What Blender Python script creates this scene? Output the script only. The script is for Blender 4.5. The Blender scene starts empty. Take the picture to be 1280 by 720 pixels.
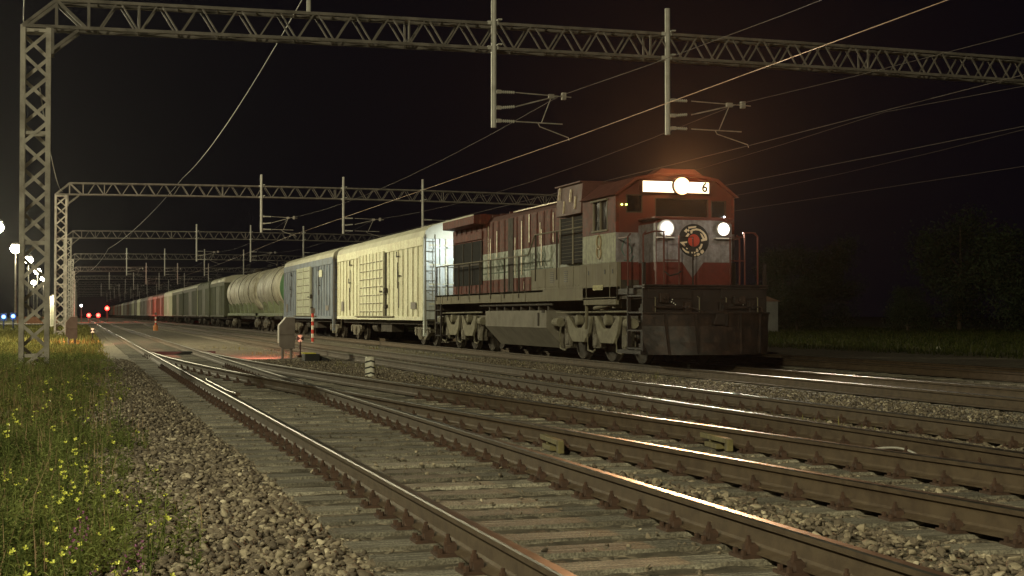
import bpy, math, random
import numpy as np
from mathutils import Vector, Matrix
random.seed(7); np.random.seed(7)
PI = math.pi
D = bpy.data
sc = bpy.context.scene
col = sc.collection

# ------------------------------------------------------------------ camera
cam_d = D.cameras.new('camera'); cam = D.objects.new('camera', cam_d); col.objects.link(cam)
cam_d.sensor_width = 36.0; cam_d.lens = 1748.0/1280.0*36.0
cam_d.clip_start = 0.1; cam_d.clip_end = 3000
cam.location = (0, 0, 1.155)
cam.rotation_euler = (math.radians(90+1.08), 0, math.radians(-17.2))
sc.camera = cam
# ------------------------------------------------------------------ world: night sky
w = D.worlds.new('World'); sc.world = w; w.use_nodes = True
bg = w.node_tree.nodes['Background']
bg.inputs[0].default_value = (0.0017, 0.0013, 0.0024, 1); bg.inputs[1].default_value = 1.0
sc.view_settings.view_transform = 'Standard'; sc.view_settings.look = 'None'
sc.view_settings.exposure = 0.2; sc.view_settings.gamma = 1.0
sc.view_settings.use_curve_mapping = False
sc.cycles.use_denoising = True
sc.cycles.max_bounces = 5; sc.cycles.diffuse_bounces = 2; sc.cycles.glossy_bounces = 2
sc.cycles.transmission_bounces = 2; sc.cycles.volume_bounces = 0
sc.cycles.sample_clamp_indirect = 3.0
HAZE = True
# high-mast yard floodlights: place, watts, colour.  The first two stand behind the camera, the rest line the yard on the left
WARM = (1.0, 0.93, 0.60)
YARD = [(-24, -34, 22, 72000, WARM), (-10, 4, 12, 5200, WARM), (-10, 64, 12, 27000, WARM), (-10, 124, 12, 20000, WARM),
        (-9.8, 184, 12, 18000, WARM), (-10, 243, 12, 18000, WARM), (-9.6, 293, 12, 12000, WARM),
        (-10, 370, 12, 12000, WARM), (-10.3, 443, 12, 12000, WARM), (-14.7, 500, 12, 12000, WARM)]
HEADLIGHT_W, DITCH_W, REAR_W, RED_W = 14000, 700, 260, 2200

# ------------------------------------------------------------------ helpers
class MB:
    def __init__(s): s.v = []; s.f = []; s.m = []
    def add(s, vs, fs, m=0):
        o = len(s.v); s.v += [tuple(p) for p in vs]; s.f += [[i+o for i in q] for q in fs]; s.m += [m]*len(fs)
    def box(s, x0, x1, y0, y1, z0, z1, m=0):
        s.add([(x0,y0,z0),(x1,y0,z0),(x1,y1,z0),(x0,y1,z0),(x0,y0,z1),(x1,y0,z1),(x1,y1,z1),(x0,y1,z1)],
              [(3,2,1,0),(4,5,6,7),(0,1,5,4),(1,2,6,5),(2,3,7,6),(3,0,4,7)], m)
    def frame(s, p, q):
        d = (Vector(q)-Vector(p)); L = d.length; d = d/L if L > 0 else Vector((0,0,1))
        up = Vector((0,0,1)) if abs(d.z) < .9 else Vector((0,1,0))
        a = d.cross(up).normalized(); b = a.cross(d).normalized()
        return a, b
    def bar(s, p, q, wa, wb=None, m=0):
        wb = wb or wa; a, b = s.frame(p, q); p, q = Vector(p), Vector(q); vs = []
        for c in (p, q):
            for i, j in ((-1,-1),(1,-1),(1,1),(-1,1)): vs.append(c + a*(i*wa/2) + b*(j*wb/2))
        s.add(vs, [(0,1,2,3),(7,6,5,4),(4,5,1,0),(5,6,2,1),(6,7,3,2),(7,4,0,3)], m)
    def tube(s, pts, r, n=8, m=0, caps=True):
        pts = [Vector(p) for p in pts]; vs = []; fs = []
        for k, p in enumerate(pts):
            a, b = s.frame(pts[max(0,k-1)], pts[min(len(pts)-1,k+1)])
            rr = r[k] if isinstance(r, (list, tuple)) else r
            for i in range(n):
                t = 2*PI*i/n; vs.append(p + a*(rr*math.cos(t)) + b*(rr*math.sin(t)))
        for k in range(len(pts)-1):
            for i in range(n):
                j = (i+1) % n; fs.append((k*n+i, k*n+j, (k+1)*n+j, (k+1)*n+i))
        if caps: fs += [tuple(range(n))[::-1], tuple(range((len(pts)-1)*n, len(pts)*n))]
        s.add(vs, fs, m)
    def prism(s, prof, axis, a0, a1, m=0):
        # prof in the two other axes (in x,y,z order), extruded along axis
        def P(u, v, a):
            return {'x': (a,u,v), 'y': (u,a,v), 'z': (u,v,a)}[axis]
        n = len(prof); vs = [P(u,v,a0) for u, v in prof] + [P(u,v,a1) for u, v in prof]
        s.add(vs, [tuple(range(n))[::-1], tuple(range(n, 2*n))] + [(i,(i+1)%n,(i+1)%n+n,i+n) for i in range(n)], m)
    def lathe(s, prof, axis_pt, axis='z', n=24, m=0, caps=True):
        vs = []; fs = []
        for r, h in prof:
            for i in range(n):
                t = 2*PI*i/n; c, d = r*math.cos(t), r*math.sin(t)
                o = {'z': (c,d,h), 'y': (c,h,d), 'x': (h,c,d)}[axis]
                vs.append((axis_pt[0]+o[0], axis_pt[1]+o[1], axis_pt[2]+o[2]))
        for k in range(len(prof)-1):
            for i in range(n):
                j = (i+1) % n; fs.append((k*n+i, k*n+j, (k+1)*n+j, (k+1)*n+i))
        s.add(vs, fs + ([tuple(range(n))[::-1], tuple(range((len(prof)-1)*n, len(prof)*n))] if caps else []), m)
    def mesh(s, name, mats, smooth=False):
        me = D.meshes.new(name); me.from_pydata(s.v, [], s.f); 
        for mm in (mats if isinstance(mats, (list, tuple)) else [mats]): me.materials.append(mm)
        me.polygons.foreach_set('material_index', s.m); me.validate()
        import bmesh
        b = bmesh.new(); b.from_mesh(me); bmesh.ops.recalc_face_normals(b, faces=b.faces); b.to_mesh(me); b.free()
        if smooth: me.shade_smooth()
        return me
    def build(s, name, mats, parent=None, smooth=False, bevel=0, label=None):
        o = link(name, s.mesh(name, mats, smooth), parent)
        if bevel:
            b = o.modifiers.new('bevel', 'BEVEL'); b.width = bevel; b.segments = 2; b.limit_method = 'ANGLE'; b.angle_limit = math.radians(40)
        if label: o['label'] = label
        return o
def link(name, data, parent=None, loc=None, rz=0):
    o = D.objects.new(name, data); col.objects.link(o); o.parent = parent
    if loc: o.location = loc
    if rz: o.rotation_euler.z = rz
    return o
def tag(o, label, cat, group=None, kind=None):
    if label: o['label'] = label
    if cat: o['category'] = cat
    if group: o['group'] = group
    if kind: o['kind'] = kind
    return o
def thing(name, label, cat, loc=(0,0,0), group=None, rz=0):
    return tag(link(name, None, None, loc, rz), label, cat, group)
def copy_tree(o, parent=None):
    c = o.copy(); col.objects.link(c); c.parent = parent
    for ch in list(o.children): copy_tree(ch, c)
    return c
def lamp(name, kind, loc, watts, color, size=.1, parent=None, aim=None, spot=None, blend=.5):
    l = D.lights.new(name, kind); l.energy = watts; l.color = color; l.shadow_soft_size = size
    if kind == 'SPOT': l.spot_size = math.radians(spot); l.spot_blend = blend
    o = link(name, l, parent, loc)
    if aim is not None: o.rotation_euler = Vector(aim).to_track_quat('-Z', 'Y').to_euler()
    return o

# ------------------------------------------------------------------ materials
def mat(name, base, rough=.7, metal=0., noise=None, streak=None, bump=None, emit=None, spec=.35, grime=None):
    """noise=(scale, colour, amount); streak=(colour, amount) vertical runs; bump=(scale, distance)"""
    m = D.materials.new(name); m.use_nodes = True; nt = m.node_tree; N = nt.nodes; L = nt.links
    p = N['Principled BSDF']; p.inputs['Roughness'].default_value = rough; p.inputs['Metallic'].default_value = metal
    p.inputs['Specular IOR Level'].default_value = spec
    p.inputs['Base Color'].default_value = (*base, 1)
    if emit:
        p.inputs['Emission Color'].default_value = (*emit[0], 1); p.inputs['Emission Strength'].default_value = emit[1]
        return m
    geo = N.new('ShaderNodeNewGeometry')
    rgb = N.new('ShaderNodeRGB'); rgb.outputs[0].default_value = (*base, 1); out = rgb.outputs[0]
    def mix(fac, a, colr):
        x = N.new('ShaderNodeMix'); x.data_type = 'RGBA'; L.new(fac, x.inputs[0]); L.new(a, x.inputs[6])
        x.inputs[7].default_value = (*colr, 1); return x.outputs[2]
    def noi(scale, lo, hi, amt, vec=None, det=6):
        n = N.new('ShaderNodeTexNoise'); n.inputs['Scale'].default_value = scale; n.inputs['Detail'].default_value = det
        n.inputs['Roughness'].default_value = .65
        L.new(vec or geo.outputs['Position'], n.inputs['Vector'])
        r = N.new('ShaderNodeMapRange'); r.inputs[1].default_value = lo; r.inputs[2].default_value = hi
        r.inputs[4].default_value = amt; L.new(n.outputs['Fac'], r.inputs[0]); return r.outputs[0]
    if noise: out = mix(noi(noise[0], .4, .65, noise[2]), out, noise[1])
    if streak:
        mp = N.new('ShaderNodeMapping'); mp.inputs['Scale'].default_value = (1, 1, .07); L.new(geo.outputs['Position'], mp.inputs[0])
        out = mix(noi(9, streak[2] if len(streak) > 2 else .47, .68, streak[1], mp.outputs[0]), out, streak[0])
    if grime: out = mix(noi(grime[0], .45, .6, grime[2]), out, grime[1])
    L.new(out, p.inputs['Base Color'])
    rr = N.new('ShaderNodeMapRange'); rn = N.new('ShaderNodeTexNoise'); rn.inputs['Scale'].default_value = 6
    L.new(geo.outputs['Position'], rn.inputs['Vector']); L.new(rn.outputs['Fac'], rr.inputs[0])
    rr.inputs[3].default_value = max(.02, rough-.12); rr.inputs[4].default_value = min(1, rough+.12); L.new(rr.outputs[0], p.inputs['Roughness'])
    if bump:
        n = N.new('ShaderNodeTexNoise'); n.inputs['Scale'].default_value = bump[0]; n.inputs['Detail'].default_value = 5
        L.new(geo.outputs['Position'], n.inputs['Vector'])
        b = N.new('ShaderNodeBump'); b.inputs['Distance'].default_value = bump[1]; b.inputs['Strength'].default_value = .8
        L.new(n.outputs['Fac'], b.inputs['Height']); L.new(b.outputs[0], p.inputs['Normal'])
    return m

M = dict(
 railhead=mat('rail_head_steel', (.24,.225,.20), .40, 1.0, noise=(2.2,(.15,.13,.10),.7)),
 railside=mat('rail_rust', (.095,.068,.042), .75, 0, noise=(7,(.055,.036,.023),.8), bump=(40,.002)),
 clip=mat('rusty_clip', (.075,.042,.028), .75, .1, noise=(12,(.04,.024,.017),.8)),
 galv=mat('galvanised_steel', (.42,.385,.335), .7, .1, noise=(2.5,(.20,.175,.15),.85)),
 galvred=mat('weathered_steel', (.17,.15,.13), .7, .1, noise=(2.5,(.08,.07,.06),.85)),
 zinc=mat('pole_zinc', (.50,.485,.44), .5, .1, noise=(4,(.35,.32,.28),.6)),
 porcelain=mat('insulator_glaze', (.45,.43,.38), .15),
 wire=mat('copper_wire', (.07,.052,.04), .6, .2), wirelit=mat('bright_copper_wire', (.30,.19,.11), .5, .3),  # wirelit is a brighter copy of wire, headlight glow put into its colour
 black=mat('black_paint', (.015,.014,.013), .6),
 dark=mat('sooty_underframe', (.035,.028,.022), .85, 0, noise=(5,(.07,.055,.04),.7)),
 truck=mat('dusty_truck_steel', (.17,.15,.115), .85, 0, noise=(6,(.07,.06,.045),.85), bump=(25,.004)),
 sill=mat('dusty_grey_sill', (.17,.15,.10), .8, 0, noise=(2,(.14,.12,.085),.7), streak=((.12,.095,.06),.6), bump=(15,.003)),
 tank=mat('fuel_tank_grey', (.2,.18,.145), .8, 0, noise=(1.6,(.11,.095,.07),.7), bump=(15,.003)),
 locored=mat('faded_loco_red', (.135,.028,.018), .7, 0, noise=(5,(.07,.022,.015),.85), streak=((.26,.14,.09),.5,.56), grime=(9,(.05,.025,.018),.6), spec=.2),
 cabred=mat('cab_red', (.10,.024,.017), .5, 0, noise=(3,(.075,.02,.015),.6), streak=((.10,.03,.02),.5)),
 locowhite=mat('faded_band_grey', (.35,.395,.32), .6, 0, noise=(5,(.19,.21,.16),.85), streak=((.13,.11,.075),.7), grime=(9,(.12,.10,.07),.6)),
 cabgreen=mat('cab_band_cream', (.25,.26,.16), .65, 0, noise=(4,(.17,.17,.10),.6), streak=((.10,.085,.055),.6), grime=(8,(.11,.085,.055),.5)),
 nose=mat('nose_band_grey', (.25,.23,.25), .55, 0, noise=(6,(.13,.118,.125),.8), streak=((.08,.06,.05),.5), grime=(10,(.10,.075,.065),.4)),
 nosered=mat('nose_red', (.12,.02,.014), .55, 0, noise=(5,(.07,.015,.012),.6)),
 roofred=mat('roof_dark_red', (.09,.028,.022), .6, 0, noise=(3,(.07,.03,.025),.7)),
 brown=mat('pilot_brown', (.020,.012,.010), .7, 0, noise=(4,(.014,.01,.009),.8), bump=(12,.004)),
 grille=mat('radiator_grille', (.008,.008,.008), .8, 0, spec=.1),
 glass=mat('dark_window_glass', (.008,.008,.008), .12, spec=.3),
 cream=mat('badge_cream', (.62,.5,.36), .6),
 letter=mat('worn_dark_green_letters', (.08,.10,.07), .7, 0, noise=(14,(.2,.22,.17),.7)),
 ylet=mat('yellow_stencil', (.5,.45,.2), .6, 0, noise=(20,(.25,.22,.12),.6)),
 emblem=mat('emblem_brown', (.36,.26,.15), .65, 0, noise=(25,(.24,.2,.12),.6)),
 car_cream=mat('wagon_cream_paint', (.74,.75,.56), .6, 0, noise=(1.3,(.60,.59,.43),.7), streak=((.40,.30,.17),.6), grime=(14,(.36,.28,.18),.45)),
 car_end=mat('wagon_end_white', (.66,.70,.66), .6, 0, noise=(2,(.4,.42,.39),.6), streak=((.25,.18,.12),.5)),
 car_blue=mat('wagon_blue_paint', (.20,.24,.30), .65, 0, noise=(1.6,(.12,.14,.165),.8), streak=((.10,.085,.07),.75), grime=(11,(.22,.23,.24),.4)),
 car_door=mat('wagon_door_grey', (.5,.52,.4), .65, 0, noise=(1.6,(.3,.3,.22),.7), streak=((.2,.16,.1),.5)),
 car_roof=mat('wagon_roof_pale', (.5,.49,.38), .6, 0, noise=(1.1,(.33,.3,.22),.7)),
 tankcream=mat('tank_dirty_cream', (.60,.58,.45), .6, 0, noise=(1.2,(.24,.2,.14),.8), streak=((.1,.08,.055),.75)),
 tankgreen=mat('tank_end_green', (.085,.17,.08), .6, 0, noise=(2,(.05,.13,.05),.6)),
 frame_green=mat('tank_frame_pale_green', (.2,.24,.14), .7, 0, noise=(2,(.08,.08,.05),.7)),
 dgreen=mat('wagon_dark_green', (.075,.085,.045), .7, 0, noise=(1,(.04,.045,.028),.7), streak=((.12,.11,.07),.5)),
 pale=mat('wagon_pale', (.6,.6,.45), .6, 0, noise=(1,(.5,.48,.33),.6)),
 wred=mat('wagon_red', (.42,.10,.06), .6, 0, noise=(1,(.25,.07,.045),.6)),
 wgrey=mat('wagon_grey', (.22,.2,.18), .7, 0, noise=(1,(.14,.12,.1),.6)),
 wbrown=mat('wagon_brown', (.16,.09,.06), .7, 0, noise=(1,(.09,.05,.04),.6)),
 cabinet=mat('signal_housing_grey', (.20,.165,.145), .6, 0, noise=(3,(.14,.11,.095),.7)),
 edge=mat('housing_edge_light', (.55,.5,.44), .55),
 white=mat('white_paint', (.75,.73,.62), .6, 0, noise=(8,(.5,.46,.36),.6)),
 red=mat('red_paint', (.55,.05,.03), .5),
 yellow=mat('yellow_paint', (.6,.55,.08), .5),
 clamp=mat('clamp_olive_yellow', (.17,.145,.06), .75, 0, noise=(10,(.08,.065,.035),.8)),
 shed=mat('shed_wall_grey', (.17,.165,.155), .8, 0, noise=(1,(.10,.095,.09),.7)),
 bark=mat('bark', (.09,.065,.045), .9, 0, noise=(4,(.05,.035,.025),.8)),
 leafA=mat('leaf_green', (.024,.036,.013), .8, 0, noise=(1.3,(.012,.02,.008),.8)),
 weed=mat('weed_green', (.10,.135,.03), .6, 0, noise=(3,(.055,.085,.022),.9)),
 dry=mat('dry_stalk', (.34,.24,.13), .7, 0, noise=(3,(.18,.12,.07),.8)),
 petal=mat('petal_yellow', (.62,.64,.10), .5),
 purple=mat('petal_purple', (.28,.09,.22), .6),
 lens=mat('lamp_lens', (1,1,1), .3, emit=((1.0,.93,.72), 60)),
 lens_head=mat('headlight_lens', (1,1,1), .3, emit=((1.0,.72,.42), 220)),
 lens_ditch=mat('ditch_lens', (1,1,1), .3, emit=((1.0,.95,.82), 120)),
 board=mat('number_board_lit', (1,1,1), .4, emit=((1.0,.86,.56), 2.2)),
 lens_red=mat('red_lens', (1,.1,.05), .3, emit=((1.0,.07,.08), 2.6)),
 lens_blue=mat('blue_lens', (.3,.5,1), .3, emit=((.12,.28,1.0), 3.5)),
 lens_white=mat('small_white_lens', (1,1,1), .3, emit=((.8,.9,.9), 12)),
 lens_green=mat('cab_gauge_light', (.6,1,.2), .3, emit=((.7,1.0,.2), 5)),  # glowing colour for green reflections on the cab, not a lamp
)
def lens_mat(name, hot, rim, R_, k):
    m = D.materials.new(name); m.use_nodes = True; nt = m.node_tree; N = nt.nodes; L = nt.links; p = N['Principled BSDF']; p.inputs['Base Color'].default_value = (.1,.08,.06,1); p.inputs['Roughness'].default_value = .2
    t = N.new('ShaderNodeTexCoord'); l = N.new('ShaderNodeVectorMath'); l.operation = 'LENGTH'; L.new(t.outputs['Object'], l.inputs[0])
    r = N.new('ShaderNodeMapRange'); r.inputs[1].default_value = R_; r.inputs[2].default_value = 0; L.new(l.outputs['Value'], r.inputs[0])
    q = N.new('ShaderNodeMath'); q.operation = 'POWER'; q.inputs[1].default_value = 2.6; L.new(r.outputs[0], q.inputs[0])
    x = N.new('ShaderNodeMath'); x.operation = 'MULTIPLY_ADD'; x.inputs[1].default_value = k; x.inputs[2].default_value = .18; L.new(q.outputs[0], x.inputs[0])
    c = N.new('ShaderNodeMix'); c.data_type = 'RGBA'; c.inputs[6].default_value = (*rim,1); c.inputs[7].default_value = (*hot,1); L.new(r.outputs[0], c.inputs[0])
    L.new(c.outputs[2], p.inputs['Emission Color']); L.new(x.outputs[0], p.inputs['Emission Strength']); return m
def lens_disc(name, loc, R_, m, parent):
    mb = MB(); mb.lathe([(R_,0),(R_*.97,-.02),(R_*.8,-.05),(R_*.5,-.075),(0,-.085)], (0,0,0), 'y', 32); o = mb.build(name, m, parent, smooth=True); o.location = loc; return o
def soil_mat():
    m = D.materials.new('ground_gravel_and_soil'); m.use_nodes = True; nt = m.node_tree; N = nt.nodes; L = nt.links
    p = N['Principled BSDF']; p.inputs['Roughness'].default_value = .9
    g = N.new('ShaderNodeNewGeometry')
    v = N.new('ShaderNodeTexVoronoi'); v.inputs['Scale'].default_value = 17; L.new(g.outputs['Position'], v.inputs['Vector'])
    hs = N.new('ShaderNodeSeparateColor'); L.new(v.outputs['Color'], hs.inputs[0])
    cr = N.new('ShaderNodeValToRGB'); L.new(hs.outputs[0], cr.inputs[0])
    e = cr.color_ramp.elements; e[0].color = (.085,.065,.045,1); e[1].color = (.27,.225,.165,1)
    x = cr.color_ramp.elements.new(.55); x.color = (.155,.125,.09,1)
    n = N.new('ShaderNodeTexNoise'); n.inputs['Scale'].default_value = .35; n.inputs['Detail'].default_value = 8; L.new(g.outputs['Position'], n.inputs['Vector'])
    mr = N.new('ShaderNodeMapRange'); mr.inputs[1].default_value = .4; mr.inputs[2].default_value = .62; L.new(n.outputs['Fac'], mr.inputs[0])
    mx = N.new('ShaderNodeMix'); mx.data_type = 'RGBA'; L.new(mr.outputs[0], mx.inputs[0]); L.new(cr.outputs[0], mx.inputs[6])
    nb_ = N.new('ShaderNodeTexNoise'); nb_.inputs['Scale'].default_value = 2.6; nb_.inputs['Detail'].default_value = 9; nb_.inputs['Roughness'].default_value = .8; L.new(g.outputs['Position'], nb_.inputs['Vector'])
    cb_ = N.new('ShaderNodeValToRGB'); L.new(nb_.outputs['Fac'], cb_.inputs[0]); eb_ = cb_.color_ramp.elements; eb_[0].position = .38; eb_[0].color = (.07,.06,.035,1); eb_[1].position = .62; eb_[1].color = (.27,.235,.17,1)
    L.new(cb_.outputs[0], mx.inputs[7])
    # grass-soil outside the track bed: x < .2 or x > 27 with a ragged edge
    sp = N.new('ShaderNodeSeparateXYZ'); L.new(g.outputs['Position'], sp.inputs[0])
    n2 = N.new('ShaderNodeTexNoise'); n2.inputs['Scale'].default_value = .8; n2.inputs['Detail'].default_value = 6; L.new(g.outputs['Position'], n2.inputs['Vector'])
    ad = N.new('ShaderNodeMath'); ad.operation = 'MULTIPLY_ADD'; L.new(n2.outputs['Fac'], ad.inputs[0]); ad.inputs[1].default_value = 3; L.new(sp.outputs[0], ad.inputs[2])
    a1 = N.new('ShaderNodeMapRange'); a1.inputs[1].default_value = 2.1; a1.inputs[2].default_value = 1.4; L.new(ad.outputs[0], a1.inputs[0])
    a2 = N.new('ShaderNodeMapRange'); a2.inputs[1].default_value = 29; a2.inputs[2].default_value = 31; L.new(ad.outputs[0], a2.inputs[0])
    sm = N.new('ShaderNodeMath'); sm.operation = 'ADD'; sm.use_clamp = True; L.new(a1.outputs[0], sm.inputs[0]); L.new(a2.outputs[0], sm.inputs[1])
    gr = N.new('ShaderNodeValToRGB'); n3 = N.new('ShaderNodeTexNoise'); n3.inputs['Scale'].default_value = 2.2; n3.inputs['Detail'].default_value = 10
    L.new(g.outputs['Position'], n3.inputs['Vector']); L.new(n3.outputs['Fac'], gr.inputs[0])
    e = gr.color_ramp.elements; e[0].position = .35; e[1].position = .68; e[0].color = (.045,.055,.018,1); e[1].color = (.17,.16,.06,1)
    m2 = N.new('ShaderNodeMix'); m2.data_type = 'RGBA'; L.new(sm.outputs[0], m2.inputs[0]); L.new(mx.outputs[2], m2.inputs[6]); L.new(gr.outputs[0], m2.inputs[7])
    L.new(m2.outputs[2], p.inputs['Base Color'])
    b = N.new('ShaderNodeBump'); b.inputs['Distance'].default_value = .035; b.inputs['Strength'].default_value = 1; b.invert = True
    L.new(v.outputs['Distance'], b.inputs['Height'])
    b2 = N.new('ShaderNodeBump'); b2.inputs['Distance'].default_value = .12; b2.inputs['Strength'].default_value = .7; L.new(n3.outputs['Fac'], b2.inputs['Height']); L.new(b.outputs[0], b2.inputs['Normal'])
    L.new(b2.outputs[0], p.inputs['Normal'])
    return m
def leafy(name, c1, c2, sc_, tr):
    m = D.materials.new(name); m.use_nodes = True; nt = m.node_tree; N = nt.nodes; L = nt.links; N.remove(N['Principled BSDF'])
    g = N.new('ShaderNodeNewGeometry'); n = N.new('ShaderNodeTexNoise'); n.inputs['Scale'].default_value = sc_; n.inputs['Detail'].default_value = 6; L.new(g.outputs['Position'], n.inputs['Vector'])
    cr = N.new('ShaderNodeValToRGB'); e = cr.color_ramp.elements; e[0].position = .36; e[1].position = .64; e[0].color = (*c1,1); e[1].color = (*c2,1); L.new(n.outputs['Fac'], cr.inputs[0])
    d = N.new('ShaderNodeBsdfDiffuse'); t = N.new('ShaderNodeBsdfTranslucent'); x = N.new('ShaderNodeMixShader'); x.inputs[0].default_value = tr
    L.new(cr.outputs[0], d.inputs[0]); L.new(cr.outputs[0], t.inputs[0]); L.new(d.outputs[0], x.inputs[1]); L.new(t.outputs[0], x.inputs[2]); L.new(x.outputs[0], N['Material Output'].inputs['Surface']); return m
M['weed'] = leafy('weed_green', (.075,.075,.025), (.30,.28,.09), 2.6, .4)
M['seamdirt'] = mat('seam_dirt', (.10,.085,.055), .8, 0, noise=(3,(.2,.17,.1),.5))  # dark colour painted as shade beside the wagon ribs
M['worn'] = mat('worn_bare_metal', (.75,.66,.48), .35, .3, noise=(12,(.35,.22,.14),.8))  # pale colour for highlights painted on the locomotive's edges and panels
M['cablegrey'] = mat('cable_grey', (.30,.28,.25), .6)
M['blackest'] = mat('digit_black', (.004,.004,.004), .9, spec=0)
M['soil'] = soil_mat()
def stone_mat():
    m = D.materials.new('crushed_stone'); m.use_nodes = True; nt = m.node_tree; N = nt.nodes; L = nt.links
    p = N['Principled BSDF']; p.inputs['Roughness'].default_value = .85
    a = N.new('ShaderNodeAttribute'); a.attribute_name = 'tone'
    cr = N.new('ShaderNodeValToRGB'); L.new(a.outputs['Fac'], cr.inputs[0])
    e = cr.color_ramp.elements; e[0].color = (.06,.047,.034,1); e[1].color = (.52,.455,.335,1)
    for q, c in ((.3,(.12,.095,.068,1)), (.6,(.20,.163,.115,1)), (.85,(.31,.263,.185,1))):
        x = cr.color_ramp.elements.new(q); x.color = c
    g = N.new('ShaderNodeNewGeometry'); n = N.new('ShaderNodeTexNoise'); n.inputs['Scale'].default_value = 45; n.inputs['Detail'].default_value = 4
    L.new(g.outputs['Position'], n.inputs['Vector'])
    mr = N.new('ShaderNodeMapRange'); mr.inputs[3].default_value = .6; mr.inputs[4].default_value = 1.35; L.new(n.outputs['Fac'], mr.inputs[0])
    vm = N.new('ShaderNodeVectorMath'); vm.operation = 'SCALE'; L.new(cr.outputs[0], vm.inputs[0]); L.new(mr.outputs[0], vm.inputs['Scale'])
    L.new(vm.outputs[0], p.inputs['Base Color'])
    b = N.new('ShaderNodeBump'); b.inputs['Distance'].default_value = .006; L.new(n.outputs['Fac'], b.inputs['Height']); L.new(b.outputs[0], p.inputs['Normal'])
    return m
M['stone'] = stone_mat()
def sleeper_mat():
    m = D.materials.new('weathered_sleeper_timber'); m.use_nodes = True; nt = m.node_tree; N = nt.nodes; L = nt.links
    p = N['Principled BSDF']; p.inputs['Roughness'].default_value = .85
    g = N.new('ShaderNodeNewGeometry'); oi = N.new('ShaderNodeObjectInfo')
    mp = N.new('ShaderNodeMapping'); mp.inputs['Scale'].default_value = (.8, 22, 6); L.new(g.outputs['Position'], mp.inputs[0])
    n = N.new('ShaderNodeTexNoise'); n.inputs['Scale'].default_value = 1.6; n.inputs['Detail'].default_value = 8; n.inputs['Roughness'].default_value = .7; L.new(mp.outputs[0], n.inputs['Vector'])
    cr = N.new('ShaderNodeValToRGB'); L.new(n.outputs['Fac'], cr.inputs[0])
    e = cr.color_ramp.elements; e[0].position = .32; e[0].color = (.05,.043,.033,1); e[1].position = .66; e[1].color = (.38,.35,.275,1)
    x = cr.color_ramp.elements.new(.47); x.color = (.19,.17,.13,1)
    mr = N.new('ShaderNodeMapRange'); mr.inputs[3].default_value = .65; mr.inputs[4].default_value = 1.25; L.new(oi.outputs['Random'], mr.inputs[0])
    vm = N.new('ShaderNodeVectorMath'); vm.operation = 'SCALE'; L.new(cr.outputs[0], vm.inputs[0]); L.new(mr.outputs[0], vm.inputs['Scale'])
    n2 = N.new('ShaderNodeTexNoise'); n2.inputs['Scale'].default_value = 5; n2.inputs['Detail'].default_value = 6; L.new(g.outputs['Position'], n2.inputs['Vector'])
    m2 = N.new('ShaderNodeMapRange'); m2.inputs[1].default_value = .5; m2.inputs[2].default_value = .66; m2.inputs[4].default_value = .7; L.new(n2.outputs['Fac'], m2.inputs[0])
    mx = N.new('ShaderNodeMix'); mx.data_type = 'RGBA'; L.new(m2.outputs[0], mx.inputs[0]); L.new(vm.outputs[0], mx.inputs[6]); mx.inputs[7].default_value = (.15,.128,.095,1)
    L.new(mx.outputs[2], p.inputs['Base Color'])
    b = N.new('ShaderNodeBump'); b.inputs['Distance'].default_value = .02; L.new(n.outputs['Fac'], b.inputs['Height'])
    n5 = N.new('ShaderNodeTexNoise'); n5.inputs['Scale'].default_value = 70; n5.inputs['Detail'].default_value = 3; L.new(g.outputs['Position'], n5.inputs['Vector'])
    b5 = N.new('ShaderNodeBump'); b5.inputs['Distance'].default_value = .008; L.new(n5.outputs['Fac'], b5.inputs['Height']); L.new(b.outputs[0], b5.inputs['Normal']); L.new(b5.outputs[0], p.inputs['Normal'])
    m6 = N.new('ShaderNodeMapRange'); m6.inputs[1].default_value = .35; m6.inputs[2].default_value = .65; m6.inputs[3].default_value = .55; m6.inputs[4].default_value = 1.25; L.new(n5.outputs['Fac'], m6.inputs[0])
    v6 = N.new('ShaderNodeVectorMath'); v6.operation = 'SCALE'; L.new(mx.outputs[2], v6.inputs[0]); L.new(m6.outputs[0], v6.inputs['Scale']); L.new(v6.outputs[0], p.inputs['Base Color'])
    return m
M['sleeper'] = sleeper_mat()

# ------------------------------------------------------------------ ground
GZ = -.225
def ground():
    xs = sorted(set([-400,-200,-120,-60,-30] + list(np.arange(-16,30,.5)) + [34,40,50,70,100,200,400]))
    ys = sorted(set([-150,-80,-30] + list(np.arange(-10,60,.5)) + list(range(60,200,6)) + [230,300,400,600,800,1000]))
    vs = []
    for y in ys:
        for x in xs:
            z = GZ
            if -16 < x < 1.0 and -10 < y < 60: z += .05*math.sin(x*1.9+y*.7)*math.sin(y*.43) * min(1, (1.0-x)/1.5)
            if x > 26: z += .0
            vs.append((x, y, z))
    n = len(xs); fs = [(j*n+i, j*n+i+1, (j+1)*n+i+1, (j+1)*n+i) for j in range(len(ys)-1) for i in range(n-1)]
    mb = MB(); mb.add(vs, fs); return tag(mb.build('ground', M['soil'], smooth=True), 'trodden gravel and weedy soil of the rail yard', None, kind='structure')
ground()

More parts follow.
